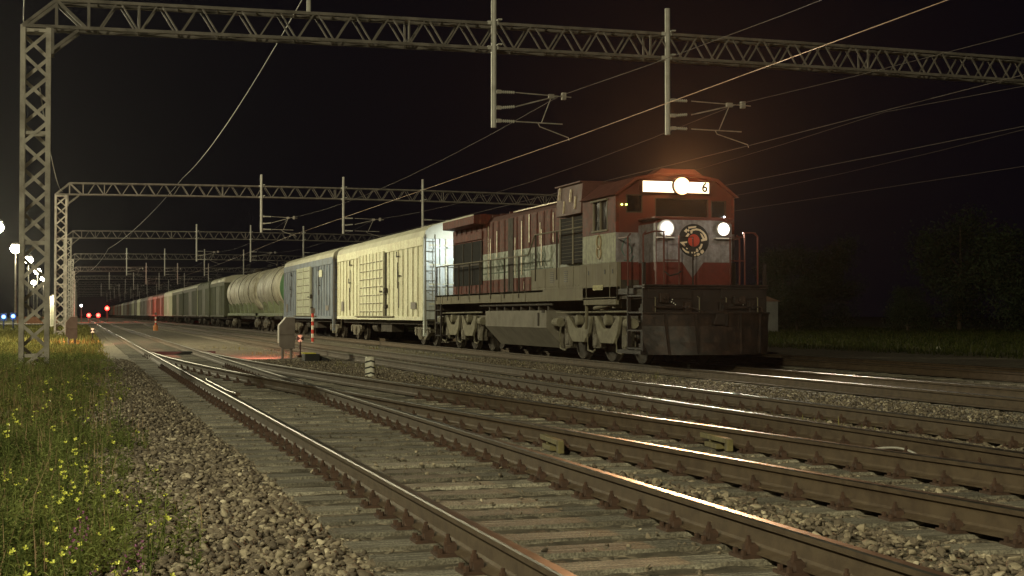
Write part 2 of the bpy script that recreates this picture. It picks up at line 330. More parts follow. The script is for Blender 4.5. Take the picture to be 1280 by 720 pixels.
# service crossing (pale strip) far down the yard and a pale path on the left
mb = MB(); mb.box(-60, 11.0, 176, 186, GZ-.05, -.005)
M['asphalt'] = mat('crossing_paving', (.2,.185,.16), .85, 0, noise=(.7,(.14,.13,.11),.7))
tag(mb.build('crossing_road', M['asphalt']), 'pale service road crossing the tracks in the distance', None, kind='structure')
mb = MB(); mb.add([(-40,30,GZ+.012),(-3.9,30,GZ+.012),(-3.2,46,GZ+.012),(-4.2,62,GZ+.012),(-14,70,GZ+.012),(-40,72,GZ+.012)], [(0,1,2,3,4,5)])
M['path'] = mat('path_gravel', (.33,.3,.25), .9, 0, noise=(1.2,(.22,.2,.15),.7), bump=(20,.01))
tag(mb.build('path', M['path']), 'pale gravel path at the left edge behind the lattice mast', None, kind='structure')

# ------------------------------------------------------------------ tracks
G2 = .797                      # half distance between the rail centre lines
T1, T2, TT, T4, T5 = 2.88, 8.35, 13.25, 18.6, 23.6
PROF = [(-.075,-.18),(.075,-.18),(.075,-.168),(.02,-.15),(.009,-.135),(.009,-.05),(.034,-.038),(.037,-.008),(.028,0),(-.028,0),(-.037,-.008),(-.034,-.038),(-.009,-.05),(-.009,-.135),(-.02,-.15),(-.075,-.168)]
def rail_mesh(mb, path):
    n = len(PROF); vs = []; fs = []; ms = []
    for k, (x, y) in enumerate(path):
        a = path[max(0,k-1)]; b = path[min(len(path)-1,k+1)]
        d = math.hypot(b[0]-a[0], b[1]-a[1]); nx, ny = (b[1]-a[1])/d, -(b[0]-a[0])/d
        for u, z in PROF: vs.append((x+nx*u, y+ny*u, z))
    for k in range(len(path)-1):
        for i in range(n):
            j = (i+1) % n; fs.append((k*n+i, k*n+j, (k+1)*n+j, (k+1)*n+i)); ms.append(0 if i in (7,8,9) else 1)
    fs.append(tuple(range(n))); ms.append(1); fs.append(tuple(range((len(path)-1)*n, len(path)*n))); ms.append(1)
    o = len(mb.v); mb.v += vs; mb.f += [[i+o for i in f] for f in fs]; mb.m += ms
def rail(path, parent, name='rail'):
    mb = MB(); rail_mesh(mb, path); return mb.build(name, [M['railhead'], M['railside']], parent)
def sleeper_mesh(L):
    mb = MB(); nx = 10; 
    mb.box(-L/2, L/2, -.125, .125, -.33, -.196)
    return mb.mesh('sleeper', M['sleeper'])
def fast_mesh():
    # baseplate with a clip and bolt each side of the rail
    mb = MB(); mb.box(-.18, .18, -.085, .085, -.196, -.178)
    for s in (-1, 1):
        mb.prism([(-.05,-.18),(.05,-.18),(.045,-.135),(0,-.12),(-.045,-.135)], 'x', s*.06, s*.115)
        mb.lathe([(.019,-.18),(.019,-.10),(.012,-.10),(.012,-.078)], (s*.10,0,0), 'z', 6)
        mb.lathe([(.024,-.14),(.024,-.118)], (s*.10,0,0), 'z', 6)
        mb.lathe([(.017,-.18),(.017,-.15)], (s*.155,.05,0), 'z', 6)
        mb.lathe([(.017,-.18),(.017,-.15)], (s*.155,-.05,0), 'z', 6)
    return mb.mesh('rail_fastening', M['clip'])
FAST = fast_mesh(); S27 = sleeper_mesh(2.7)
def div_x(y):                  # left rail of the diverging route (its right rail is 1.594 further)
    if y >= 50: return T1-G2
    R = 235.
    if y >= 24.6: return T1-G2 + (50-y)**2/(2*R)
    return T1-G2 + (50-24.6)**2/(2*R) + (24.6-y)*((50-24.6)/R)
def track(label, X, y0, y1, nvis, dy=.545, start=5.5, fast=40, straight=True, xf=None, widths=None, skip=None):
    r = thing('railway_track', label, 'railway track', (X, 0, 0), 'parallel tracks of the yard')
    if straight:
        for s in (-1, 1): rail([(s*G2, y0), (s*G2, y1)], r)
    far = MB()
    k = 0; y = start
    while y < y1:
        L = widths(y) if widths else 2.7
        off = (L-2.7)/2
        jit = random.uniform(-.03,.03); rot = random.uniform(-.012,.012)
        if k < nvis:
            me = S27 if abs(L-2.7) < .01 else sleeper_mesh(L)
            s_ = link('sleeper', me, r, (off+jit, y, random.uniform(-.006,.004)), rot)
            if k < fast:
                for q in (-1, 1): link('rail_fastening', FAST, s_, (q*G2-off-jit, 0, 0))
        elif y < 240:
            far.box(-1.35+jit, -1.35+L+jit, y-.125, y+.125, -.33, -.197)
        y += dy*random.uniform(.97,1.03); k += 1
    if far.v:
        f = far.build('sleeper', M['sleeper'], r); f['kind'] = 'stuff'
    return r
def w1(y):
    if 22 < y < 50: return 2.7 + (div_x(y)-(T1-G2))*1.0
    return 2.7
tr1 = track('nearest track, timber sleepers bare beside the flowers and stones', T1, -12, 700, 98, .53, 5.0, 60, widths=w1)
# check rail beside the left rail opposite the frog
rail([(-G2+.17, 21.0), (-G2+.115, 21.6), (-G2+.115, 25.4), (-G2+.17, 26)], tr1, 'check_rail')
track('second track, with its rails half buried in ballast, beyond the striped marker', T2, -12, 700, 70, .56, 6.5, 40)
track('track under the freight train', TT, -12, 700, 60, .56, 12, 0)
track('track hidden behind the freight train, dark beside the grass', T4, -12, 700, 40, .56, 16, 0)
# the diverging route of the turnout
tv = thing('turnout_track', 'curved track branching off the nearest track through a switch', 'railway track', (0,0,0))
ysD = [50 - i*1.3 for i in range(20)]
nose_y = None
def frog_y():
    y = 30.
    while div_x(y) < T1+G2: y -= .02
    return y
FY = frog_y()
pD1 = [(div_x(y)-(0 if y < 48 else 0), y) for y in np.arange(49.2, FY+.55, -1.2)] + [(div_x(FY+.5), FY+.5), (div_x(FY-.3)+.09, FY-.5)]
pD1[0] = (T1-G2+.06, 49.6)
rail(pD1, tv, 'switch_rail')
rail([(div_x(y), y) for y in [FY-.25] + list(np.arange(FY-1.5, -12, -2.0))], tv)
rail([(div_x(y)+2*G2, y) for y in [49.6] + list(np.arange(48.5, -12, -1.6))], tv)
mb = MB(); mb.prism([(T1+G2-.02,FY-.9),(T1+G2+.16,FY-1.4),(T1+G2+.0,FY+.1)], 'z', -.18, -.004); mb.build('frog_nose', [M['railside']], tv)
k = 0
for i, y in enumerate(np.arange(22., 4.5, -.56)):
    s_ = link('sleeper', S27, tv, (div_x(y)+G2, y, -.004), -.11)
    for q in (-1, 1): link('rail_fastening', FAST, s_, (q*G2, 0, 0))
# fastenings of the switch rails inside track 1
for y in np.arange(26, 47, 1.06):
    f = link('rail_fastening', FAST, tv, (div_x(y), float(y), 0))
mb = MB(); mb.box(T1-.45, T1+G2+.75, 48.3, 49.0, -.2, -.10); mb.build('switch_rod_cover', M['black'], tv)

# rail joints / clamps
def clamp(x, y, rz, label):
    o = thing('rail_clamp', label, 'rail clamp', (x, y, -.19), 'clamps bolted to the curved track', rz)
    mb = MB(); mb.bar((-.06,-.38,.10),(-.06,.38,.10), .07, .05); mb.bar((-.06,-.38,0),(-.06,-.38,.12), .06, .09); mb.build('yoke', M['clamp'], o, bevel=.006)
    mb = MB(); mb.box(-.11,.0,-.16,.2,0,.05); mb.box(-.08,-.03,.1,.15,.05,.09); mb.build('base_block', M['clamp'], o, bevel=.005)
clamp(div_x(13.2)-.13, 13.2, -.1, 'olive yellow clamp on the left rail of the curved track')
clamp(div_x(12.6)+2*G2-.14, 12.9, -.1, 'olive yellow clamp on the right rail of the curved track')
mb = MB(); pts = [(T2-G2-.13+.05*math.sin(t*3), 11.2+t*.9, -.17+.05*math.sin(t*PI)) for t in np.linspace(0,1,12)]; mb.tube(pts, .012, 6); 
pts = [(T2-G2-.2+.06*math.sin(t*3+1), 11.3+t*.9, -.18+.03*math.sin(t*PI)) for t in np.linspace(0,1,12)]; mb.tube(pts, .012, 6)
tag(mb.build('bond_cable', M['zinc'], smooth=True), 'looped grey bond cable lying beside the second track rail', 'cable')

# ------------------------------------------------------------------ ballast stones (real crushed stone)
def ico(sub):
    import bmesh
    b = bmesh.new(); bmesh.ops.create_icosphere(b, subdivisions=sub, radius=1); v = np.array([x.co[:] for x in b.verts]); f = np.array([[q.index for q in x.verts] for x in b.faces]); b.free(); return v, f
def stones(name, label, pts, sizes, sub):
    v0, f0 = ico(sub); nv = len(v0); K = 14; var = []
    for k in range(K):
        d = v0*(1+np.random.uniform(-.26,.26,(nv,1)))
        for q in range(13):      # knock flat facets off
            nrm = np.random.normal(size=3); nrm /= np.linalg.norm(nrm); h = np.random.uniform(.36,.62)
            t = d@nrm; d = d - np.outer(np.maximum(0, t-h), nrm)
        d *= np.random.uniform([.8,.65,.5],[1.2,1.0,.8]); var.append(d)
    n = len(pts); V = np.empty((n, nv, 3)); tone = np.empty((n, nv))
    kk = np.random.randint(0, K, n); a = np.random.uniform(0, 2*PI, n); tl = np.random.uniform(-.6,.6,(n,2))
    for i in range(n):
        ca, sa = math.cos(a[i]), math.sin(a[i]); cx, sx = math.cos(tl[i,0]), math.sin(tl[i,0]); cy, sy = math.cos(tl[i,1]), math.sin(tl[i,1])
        R = np.array([[ca,-sa,0],[sa,ca,0],[0,0,1]]) @ np.array([[1,0,0],[0,cx,-sx],[0,sx,cx]]) @ np.array([[cy,0,sy],[0,1,0],[-sy,0,cy]])
        V[i] = (var[kk[i]]*sizes[i]) @ R.T + pts[i]
    tone[:] = np.clip(np.random.beta(1.5,1.7,n)+np.random.uniform(-.1,.1,n),0,1)[:,None]
    F = (f0[None]+ (np.arange(n)*nv)[:,None,None]).reshape(-1,3)
    me = D.meshes.new(name); me.vertices.add(n*nv); me.vertices.foreach_set('co', V.reshape(-1))
    me.loops.add(F.size); me.loops.foreach_set('vertex_index', F.reshape(-1).astype(np.int32))
    me.polygons.add(len(F)); me.polygons.foreach_set('loop_start', (np.arange(len(F))*3).astype(np.int32)); me.polygons.foreach_set('loop_total', np.full(len(F),3,np.int32))
    me.update(); at = me.attributes.new('tone','FLOAT','POINT'); at.data.foreach_set('value', tone.reshape(-1))
    me.materials.append(M['stone']); o = link(name, me); tag(o, label, None, kind='stuff'); return o
def scatter(n, x0, x1, y0, y1, f):
    P = []
    for _ in range(n):
        x = random.uniform(x0,x1); y = random.uniform(y0,y1)
        z = f(x,y)
        if z is not None: P.append((x,y,z))
    return P
def near_rail(x, y):
    c = [T1-G2, T1+G2, T2-G2, T2+G2, TT-G2, TT+G2]
    if y < 50: c += [div_x(y), div_x(y)+2*G2]
    return min(abs(x-q) for q in c)
def zone(x, y):
    edge = .28 + .16*math.sin(y*.9)+.1*math.sin(y*2.3)
    if x < edge and random.random() < min(1,(edge-x)*3.2): return None
    if x < 1.62: 
        h = .05*max(0, min(1,(1.6-x)/.4))
        return GZ+.01+h*random.random()+ (.03 if x < 1.4 else -.02)
    if x < T1+1.36: return None
    if near_rail(x, y) < .12: return None
    d = div_x(y)+G2
    if y < 22 and abs(x-d) < 1.3:     # curved track: stones lie between its sleepers
        if abs(((y-22+.28) % .56)-.28) < .11 and random.random() < .8: return None
        return GZ+.0
    if abs(x-T2) < 1.35: return -.20 if random.random() < .85 else None
    if 22 <= y < 50 and x < T1+1.36+(div_x(y)-(T1-G2)): return None
    return GZ+.012+.03*random.random()
A = scatter(17000, -.1, 1.66, 4.8, 15, zone); B = scatter(22000, T1+1.3, 9.9, 5, 16, zone)
P = np.array(A+B); stones('ballast', 'crushed stone ballast beside and between the near tracks', P, np.clip(np.random.lognormal(-3.45,.33,len(P)),.015,.062), 2)
C = scatter(16000, -.1, 1.6, 15, 42, zone) + scatter(34000, T1+1.3, 12.2, 15, 42, zone)
P = np.array(C); stones('ballast', 'crushed stone ballast further down the yard, towards the train', P, np.random.uniform(.026,.046,len(P)), 1)
# loose stones lying on the sleepers
S = scatter(520, T1-1.2, T1+1.3, 5, 24, lambda x, y: (-.185 if near_rail(x,y) > .14 else None))
P = np.array(S); stones('loose_stones', 'loose stones lying on the sleepers of the nearest track', P, np.random.uniform(.014,.034,len(P)), 2)
# grit filling the gaps between the sleepers
mb = MB(); xs = np.arange(T1-1.5, T1+1.45, .12); ys = np.arange(4, 48, .1); vs = []
for y in ys:
    for x in xs: vs.append((x, y, -.224+random.uniform(-.011,.011)-.02*max(0,abs(x-T1)-1.3)*5))
n = len(xs); mb.add(vs, [(j*n+i, j*n+i+1, (j+1)*n+i+1, (j+1)*n+i) for j in range(len(ys)-1) for i in range(n-1)])
M['grit'] = mat('grit', (.12,.102,.076), .9, 0, noise=(6,(.05,.043,.032),.9), bump=(60,.014))
tag(mb.build('gravel', M['grit'], smooth=True), 'dusty grit packed between the sleepers of the nearest track', None, kind='stuff')

# ------------------------------------------------------------------ lattice portals of the overhead line
PX0, PX1, BZ0, BZ1 = -1.10, 35.0, 8.55, 9.25
def lattice_mast_mesh():
    mb = MB(); W, Dp = .31, .24; H = BZ0
    for sx in (-1, 1):
        for sy in (-1, 1):
            mb.bar((sx*W, sy*Dp, -.5), (sx*W, sy*Dp, H+.02), .125)
    step = .60; n = int(H/step); 
    for k in range(n+1):
        z0 = -.25+k*(H+.1)/(n+1); z1 = z0+(H+.1)/(n+1); s = 1 if k % 2 else -1
        for sy in (-1, 1): mb.bar((-s*sy*W, sy*(Dp+.03), z0), (s*sy*W, sy*(Dp+.03), z1), .02, .085)
        for sx in (-1, 1): mb.bar((sx*(W+.03), -s*sx*Dp, z0), (sx*(W+.03), s*sx*Dp, z1), .02, .085)
    for z in (.1, H*.35, H*.68, H-.1):
        for sy in (-1, 1): mb.bar((-W, sy*(Dp-.03), z), (W, sy*(Dp-.03), z), .02, .085)
        mb.box(-.05,.05,-Dp-.05,-Dp-.02,z-.03,z+.03)
    mb.box(-.5,.5,-.42,.42,-.6,-.12)
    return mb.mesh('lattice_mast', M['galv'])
def lattice_beam_mesh():
    mb = MB(); x0, x1 = PX0-.32, PX1+.32; Dp = .27; cam_ = lambda x: .13*math.sin(PI*(x-PX0)/(PX1-PX0))
    n = 34; xs = [PX0+.5 + (PX1-PX0-1.0)*i/n for i in range(n+1)]
    for sy in (-1, 1):
        y = sy*Dp
        top = [(x, y, BZ1+cam_(x)) for x in xs]; bot = [(x, y, BZ0+cam_(x)) for x in [x0]+xs+[x1]]
        for a, b in zip(top, top[1:]): mb.bar(a, b, .082, .082)
        for a, b in zip(bot, bot[1:]): mb.bar(a, b, .082, .082)
        mb.bar(bot[0], top[0], .08); mb.bar(bot[-1], top[-1], .08)
        mb.bar((xs[0],y,BZ0), (xs[0],y,BZ1), .07); mb.bar((xs[-1],y,BZ0), (xs[-1],y,BZ1), .07)
        mb.bar((xs[0],y,BZ1),(PX0+1.25,y,BZ0),.08); mb.bar((PX0+1.3,y,BZ0),(PX0+1.3,y,BZ1),.07)
        mb.bar((PX0+.36,y*.9,BZ0-.62),(PX0+1.05,y*.9,BZ0-.04),.08); mb.bar((PX0+.40,y*.9,BZ0-.7),(PX0+.40,y*.9,BZ0),.09)
        mb.bar((PX1-.36,y*.9,BZ0-.62),(PX1-1.05,y*.9,BZ0-.04),.08)
        for i in range(1, n):
            xa, xb = xs[i], xs[i+1] if i < n else xs[i]; xm = (xa+xb)/2
            mb.bar((xa+.03,y,BZ0+cam_(xa)), (xm-.05,y,BZ1+cam_(xm)), .04, .04)
            mb.bar((xm+.05,y,BZ1+cam_(xm)), (xb-.03,y,BZ0+cam_(xb)), .04, .04)
            if i % 7 == 2: mb.bar((xa,y,BZ0+cam_(xa)),(xa,y,BZ1+cam_(xa)),.05)
    for i in range(n+1):
        x = xs[i]; c = cam_(x)
        for z in (BZ0, BZ1): mb.bar((x,-Dp,z+c),(x,Dp,z+c),.04)
        if i < n:
            for z in (BZ0, BZ1): mb.bar((x,-Dp*(1 if i%2 else -1),z+c),(xs[i+1],Dp*(1 if i%2 else -1),z+cam_(xs[i+1])),.04)
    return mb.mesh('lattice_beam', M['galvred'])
MAST, BEAM = lattice_mast_mesh(), lattice_beam_mesh()
def insul_mb(mb, p, q, r=.048):
    p, q = Vector(p), Vector(q); n = 7; pts = []; rs = []
    for i in range(n*2+1):
        pts.append(p + (q-p)*(i/(n*2))); rs.append(r if i % 2 else r*.55)
    mb.tube(pts, rs, 10)
def post_mesh():
    mb = MB(); mb.tube([(0,-.40,6.4),(0,-.40,10.1)], .078, 12)
    for z in (BZ0+.12, BZ1+.12): mb.box(-.15,.15,-.36,-.28,z-.05,z+.05); mb.box(.11,.22,-.5,-.3,z+.06,z+.1)
    return mb.mesh('hanging_post', M['zinc'], smooth=False)
def bracket_meshes():
    a = MB(); bs = []; y = -.4
    for z, dz in ((7.42,0),(6.97,.05),(6.60,0)):
        b = MB(); a.box(.09,.2,y-.05,y+.05,z-.05,z+.05); insul_mb(b, (.2,y,z), (.62,y,z+dz)); bs.append(b.mesh('insulator', M['porcelain']))
    a.tube([(.62,y,7.42),(2.2,y,7.36)], .016, 6); a.tube([(.62,y,7.02),(1.75,y,7.36)], .02, 6); a.tube([(.62,y,6.60),(1.95,y,6.58)], .018, 6)
    a.tube([(1.62,y,7.32),(1.35,y,6.6)], .014, 5); a.tube([(1.25,y,6.58),(1.3,y,6.48),(2.12,y,6.2),(2.14,y,6.12)], .014, 6)
    a.box(1.55,1.7,y-.05,y+.05,7.3,7.42); a.box(1.93,2.04,y-.06,y+.06,7.28,7.48)
    return a.mesh('cantilever_bracket', M['galv']), bs
POST = post_mesh(); BR, INS = bracket_meshes()
GY = [38, 90.5, 142, 196, 251, 310, 366, 424, 482, 545, 610]
ORD = ['nearest','second','third','fourth','fifth','sixth','seventh','eighth','ninth','tenth','eleventh']
for i, y in enumerate(GY):
    lab = ['nearest lattice portal, spanning the whole top of the picture','second lattice portal, its beam ending behind the locomotive'] + ['%s lattice portal counted down the yard' % o for o in ORD[2:]]
    r = thing('lattice_portal', lab[i], 'catenary gantry', (0, y, 0), 'lattice portals carrying the overhead line')
    link('lattice_mast', MAST, r, (PX0, 0, 0)); link('lattice_mast', MAST, r, (PX1, 0, 0)); link('lattice_beam', BEAM, r)
    posts = [11.1, 16.4] if i == 0 else [11.1, 16.4, 21.7]
    if i in (3, 5, 7): posts = [6.1] + posts
    for x in posts:
        p = link('hanging_post', POST, r, (x, 0, 0)); cb_ = link('cantilever_bracket', BR, p); cb_.scale.x = 1.22 if x == 16.4 else 1.05; [link('insulator', q, p) for q in INS]
mb = MB(); mb.tube([(5.9,37.7,9.35),(5.9,37.7,10.1)], .06, 10); mb.build('wire_post', M['zinc'], [o for o in D.objects if o.name == 'lattice_portal'][0])
D.objects['wire_post'].location.y = -38
# overhead wires
def wire_pts(x, z, sag, ys, stag=.25, z2=None):
    pts = []
    for k in range(len(ys)-1):
        a, b = ys[k], ys[k+1]; sa, sb = (stag if k % 2 else -stag), (-stag if k % 2 else stag)
        for t in np.linspace(0, 1, 9)[:-1]:
            pts.append((x+sa*(1-t)+sb*t, a+(b-a)*t, z-4*sag*t*(1-t)))
    pts.append((pts[-1][0], ys[-1], z)); return pts
WY = [-15] + GY
for x, lab in ((13.0,'overhead line above the freight train, glowing orange near the headlight'), (18.55,'overhead line above the track behind the train'), (23.6,'overhead line of the far right track'), (30.0,'outermost overhead line at the right edge')):
    r = thing('overhead_line', lab, 'overhead wire', (0,0,0))
    c = wire_pts(x, 6.12, 0, WY); m_ = wire_pts(x, 7.38, .55, WY, .05)
    for nm, pp, rr in (('contact_wire', c, .0085), ('messenger_wire', m_, .007)):
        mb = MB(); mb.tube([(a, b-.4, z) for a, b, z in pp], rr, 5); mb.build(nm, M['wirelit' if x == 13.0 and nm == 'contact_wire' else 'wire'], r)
def cable(name, label, pts, r, cat='cable'):
    mb = MB(); P_ = []
    for (a, b, sag) in pts:
        a, b = Vector(a), Vector(b); n = 14
        for i in range(n): t = i/n; q = a.lerp(b, t); q.z -= 4*sag*t*(1-t); P_.append(q)
    P_.append(Vector(pts[-1][1])); mb.tube(P_, r, 6)
    return tag(mb.build(name, M['cablegrey'], smooth=True), label, cat)
cable('sagging_cable', 'long pale cable sagging from portal to portal above the left tracks', [((5.4,-15,9.6),(5.9,37.6,10.0),.5),((5.9,37.6,10.0),(6.2,90.2,9.75),.55),((6.2,90.2,9.75),(2.7,141.7,7.55),.45),((2.7,141.7,7.55),(1.4,190,6.9),.3)], .017)
cable('stay_cable', 'thin cable strung from the nearest mast to the second mast', [((-1.0,38,7.0),(-1.0,90,8.7),.7)], .015)
cable('stay_cable', 'thin cable leaving the top corner of the nearest mast upwards', [((-1.35,37.8,8.3),(-1.4,37.8,8.7),.0),((-1.4,37.8,8.7),(-.6,20,11),.2)], .015)

# ------------------------------------------------------------------ locomotive (local: x across, y towards the rear, z up)
LY = 28.3
loco = thing('diesel_locomotive', 'red and grey diesel locomotive with blazing headlight at the head of the freight train', 'locomotive', (TT, LY, 0))
L_END = 18.6
def hs(side, a, b): return (min(side*a, side*b), max(side*a, side*b))
# frame and side sill
mb = MB(); mb.box(-1.42, 1.42, .25, L_END-.1, 1.50, 1.74); mb.box(-.5,.5,.3,L_END-.2,1.0,1.5); frm = mb.build('underframe', M['dark'], loco, bevel=.01)
for s in (-1, 1):
    mb = MB(); x0, x1 = hs(s, 1.42, 1.50)
    mb.box(x0, x1, 1.55, L_END, 1.50, 1.80); mb.box(x0, x1, 1.62, 3.75, 1.38, 1.5)
    mb.box(min(s*.97,s*1.5), max(s*.97,s*1.5), 6.9, L_END-.05, 1.74, 1.80)
    for k in range(9): mb.box(s*1.5 if s>0 else -1.512, 1.512 if s>0 else -1.5, 8.4+k*1.15, 8.44+k*1.15, 1.52, 1.79)
    mb.build('side_sill', M['sill'], loco, bevel=.008)
    # raised walkway box under and behind the cab
    mb = MB(); x0, x1 = hs(s, .97, 1.50)
    mb.box(x0, x1, 3.82, 7.9, 1.80, 2.36); 
    for y in (4.5, 5.6, 6.7, 7.85): mb.box(*hs(s,1.5,1.508), y-.012, y+.012, 1.82, 2.34)
    for y in np.arange(4.1,7.8,.22): mb.box(*hs(s,1.5,1.51), y-.01, y+.01, 1.86, 1.88)
    bx = mb.build('walkway_box', M['sill'], loco, bevel=.008)
    for y in (5.05, 6.15):
        mb = MB()
        for k in range(6): mb.box(*hs(s,1.501,1.507), y-.13, y+.13, 1.98+k*.05, 2.0+k*.05)
        mb.build('louvre', M['black'], bx)
    # cab lower skirt
    mb = MB(); mb.box(*hs(s,1.4,1.50), 1.55, 3.82, 1.5, 2.36)
    mb.box(*hs(s,1.5,1.508), 1.98, 2.0, 1.55, 2.3); mb.box(*hs(s,1.5,1.508), 3.55, 3.57, 1.55, 2.3); mb.box(*hs(s,1.5,1.51), 1.6, 3.8, 1.535, 1.555)
    sk = mb.build('cab_skirt', M['sill'], loco)
    mb = MB(); 
    for y in (2.3, 1.8, 3.4): mb.box(*hs(s,1.501,1.512), y-.02, y+.02, 2.1, 2.2)
    mb.build('lifting_slot', M['black'], sk)
def text(name, body, size, m, parent, loc, rot, ext=.002, sx=1., label=None, bold=0):
    c = D.curves.new(name, 'FONT'); c.body = body; c.size = size; c.extrude = ext; c.align_x = 'CENTER'; c.align_y = 'CENTER'; c.offset = bold
    o = link(name+'_tmp', c, None); dg = bpy.context.evaluated_depsgraph_get(); me = D.meshes.new_from_object(o.evaluated_get(dg)); D.objects.remove(o)
    me.materials.clear(); me.materials.append(m); o = link(name, me, parent, loc); o.rotation_euler = rot; o.scale = (sx, 1, 1)
    if label: o['label'] = label
    return o
SIDE = (PI/2, 0, -PI/2)
text('stencil', '00000003', .17, M['ylet'], loco, (-1.512, 2.75, 1.78), SIDE, bold=.004, label='worn yellow stencilled number')
# cab
CY0, CY1 = 1.62, 3.82
cabprof = [(-1.5,1.8),(1.5,1.8),(1.5,3.92),(1.02,4.30),(.5,4.40),(-.5,4.40),(-1.02,4.30),(-1.5,3.92)]
# cab shell split in bands: cream band below, red above
mb = MB(); mb.box(-1.5,1.5,CY0,CY1,2.36,3.04)
for s in (-1,1):
    mb.box(*hs(s,1.5,1.507), CY0+.02, CY1-.02, 2.37, 2.39)
cb = mb.build('cab_band', M['cabgreen'], loco)
mb = MB(); mb.box(-1.495,1.495,CY0-.006,CY0,2.36,3.04); mb.build('cab_front_band', M['nose'], loco)
mb = MB(); mb.box(-1.497,1.497,CY0-.004,CY0,1.95,2.36); mb.build('cab_front_red', M['nosered'], loco)
mb = MB(); mb.box(-1.4,1.4,CY0,CY1,1.74,2.36); mb.build('cab_floor', M['dark'], loco)
# side walls with window openings
for s in (-1,1):
    mb = MB(); x0, x1 = hs(s,1.42,1.5)
    wy0, wy1, wz0, wz1 = 2.15, 3.1, 3.14, 3.82
    mb.box(x0,x1,CY0,wy0,3.04,3.93); mb.box(x0,x1,wy1,CY1,3.04,3.93); mb.box(x0,x1,wy0,wy1,3.04,wz0); mb.box(x0,x1,wy0,wy1,wz1,3.93)
    cs = mb.build('cab_side', M['locored'], loco)
    mb = MB(); x0,x1 = hs(s,1.45,1.47); mb.box(x0,x1,2.15,3.1,3.14,3.82); pn = mb.build('side_window', M['glass'], cs)
    mb = MB()
    for y in (2.15,2.62,3.08): mb.box(*hs(s,1.44,1.505), y-.02,y+.02,3.12,3.84)
    mb.box(*hs(s,1.44,1.53),2.1,3.14,3.10,3.14); mb.box(*hs(s,1.44,1.56),2.1,3.14,3.82,3.86); mb.build('window_frame', M['sill'], pn)
# cab front wall: panes
mb = MB(); f0, f1 = CY0, CY0+.08
mb.box(-1.42,-1.22,f0,f1,3.04,3.93); mb.box(-1.22,-.86,f0,f1,3.04,3.52); mb.box(-1.22,-.86,f0,f1,3.90,3.93)
mb.box(-.86,-.50,f0,f1,3.04,3.93); mb.box(-.50,.80,f0,f1,3.04,3.42); mb.box(-.50,.80,f0,f1,3.84,3.93); mb.box(.80,.92,f0,f1,3.04,3.93)
mb.box(.92,1.26,f0,f1,3.04,3.34); mb.box(.92,1.26,f0,f1,3.80,3.93); mb.box(1.26,1.42,f0,f1,3.04,3.93)
mb.prism([(-1.5,3.93),(1.5,3.93),(1.02,4.28),(.5,4.37),(-.5,4.37),(-1.02,4.28)], 'y', CY0, CY0+.08)
cf = mb.build('cab_front', M['cabred'], loco)
for a, b, z0, z1 in ((-1.22,-.86,3.52,3.90),(-.50,.80,3.42,3.84),(.92,1.26,3.34,3.80)):
    mb = MB(); mb.box(a,b,CY0+.03,CY0+.05,z0,z1); pn = mb.build('windscreen', M['glass'], cf)
    mb = MB(); t=.022
    mb.box(a-t,b+t,CY0-.012,CY0+.02,z0-t,z0); mb.box(a-t,b+t,CY0-.012,CY0+.02,z1,z1+t); mb.box(a-t,a,CY0-.012,CY0+.02,z0,z1); mb.box(b,b+t,CY0-.012,CY0+.02,z0,z1)
    mb.build('window_seal', M['dark'], pn)
for x in (-1.36,-1.25): mb = MB(); mb.lathe([(.022,0),(.022,.02)], (x,CY0-.05,3.68), 'y', 10); mb.build('gauge_light', M['lens_green'], cf)  # glowing dots that imitate green reflections
mb = MB(); mb.lathe([(.02,0),(.02,.02)], (1.22,CY0-.05,3.44), 'y', 10); mb.build('marker_light', M['lens_white'], cf)
# roof
rp = [(-1.58,3.90),(-1.04,4.32),(-.5,4.42),(.5,4.42),(1.04,4.32),(1.58,3.90),(1.5,3.90),(1.0,4.26),(.5,4.36),(-.5,4.36),(-1.0,4.26),(-1.5,3.90)]
mb = MB(); mb.prism(rp, 'y', CY0-.10, CY1+.05); rf = mb.build('cab_roof', M['cabred'], loco)
mb = MB(); mb.prism([(-.62,4.40),(.62,4.40),(.42,4.53),(-.42,4.53)], 'y', CY0-.14, CY0+.35); mb.build('headlight_hood', M['cabred'], rf, bevel=.02)
# number board and headlight
mb = MB(); mb.box(-.92,.80,CY0-.16,CY0,3.955,4.245); nb = mb.build('number_board_box', M['cabred'], loco, bevel=.01)
mb = MB(); mb.box(-.89,.77,CY0-.166,CY0-.161,3.975,4.225); mb.build('number_panel', M['board'], nb)
text('digit', '6', .30, M['blackest'], nb, (.66, CY0-.169, 4.10), (PI/2,0,0), bold=.008)
mb = MB(); mb.lathe([(.20,-.10),(.215,-.10),(.215,.0),(.15,.02)], (.04,CY0-.17,4.13), 'y', 24, caps=False); mb.build('headlight_rim', M['brown'], nb)
hl = lens_disc('headlight', (.04,CY0-.27,4.12), .20, lens_mat('headlight_lens_glow', (1,.78,.5), (1,.45,.15), .27, 90), nb)
# nose
NY0 = .6
mb = MB(); mb.prism([(-.93,1.74),(.93,1.74),(.93,3.22),(.72,3.33),(-.72,3.33),(-.93,3.22)], 'y', NY0, CY0); ns = mb.build('nose', M['nosered'], loco, bevel=.02)
mb = MB(); mb.prism([(-.92,2.33),(-.30,2.33),(-.05,1.97),(.22,2.33),(.92,2.33),(.92,3.2),(.70,3.28),(-.70,3.28),(-.92,3.2)], 'y', NY0-.008, NY0-.001); mb.build('nose_band', M['nose'], ns)
for s in (-1,1): mb = MB(); mb.box(*hs(s,.932,.936),NY0+.01,CY0,2.33,3.2); mb.build('nose_side_band', M['nose'], ns)
mb = MB(); mb.box(-.96,.96,NY0-.03,CY0-.02,3.31,3.35); mb.build('nose_top_lip', M['cabred'], ns, bevel=.008)
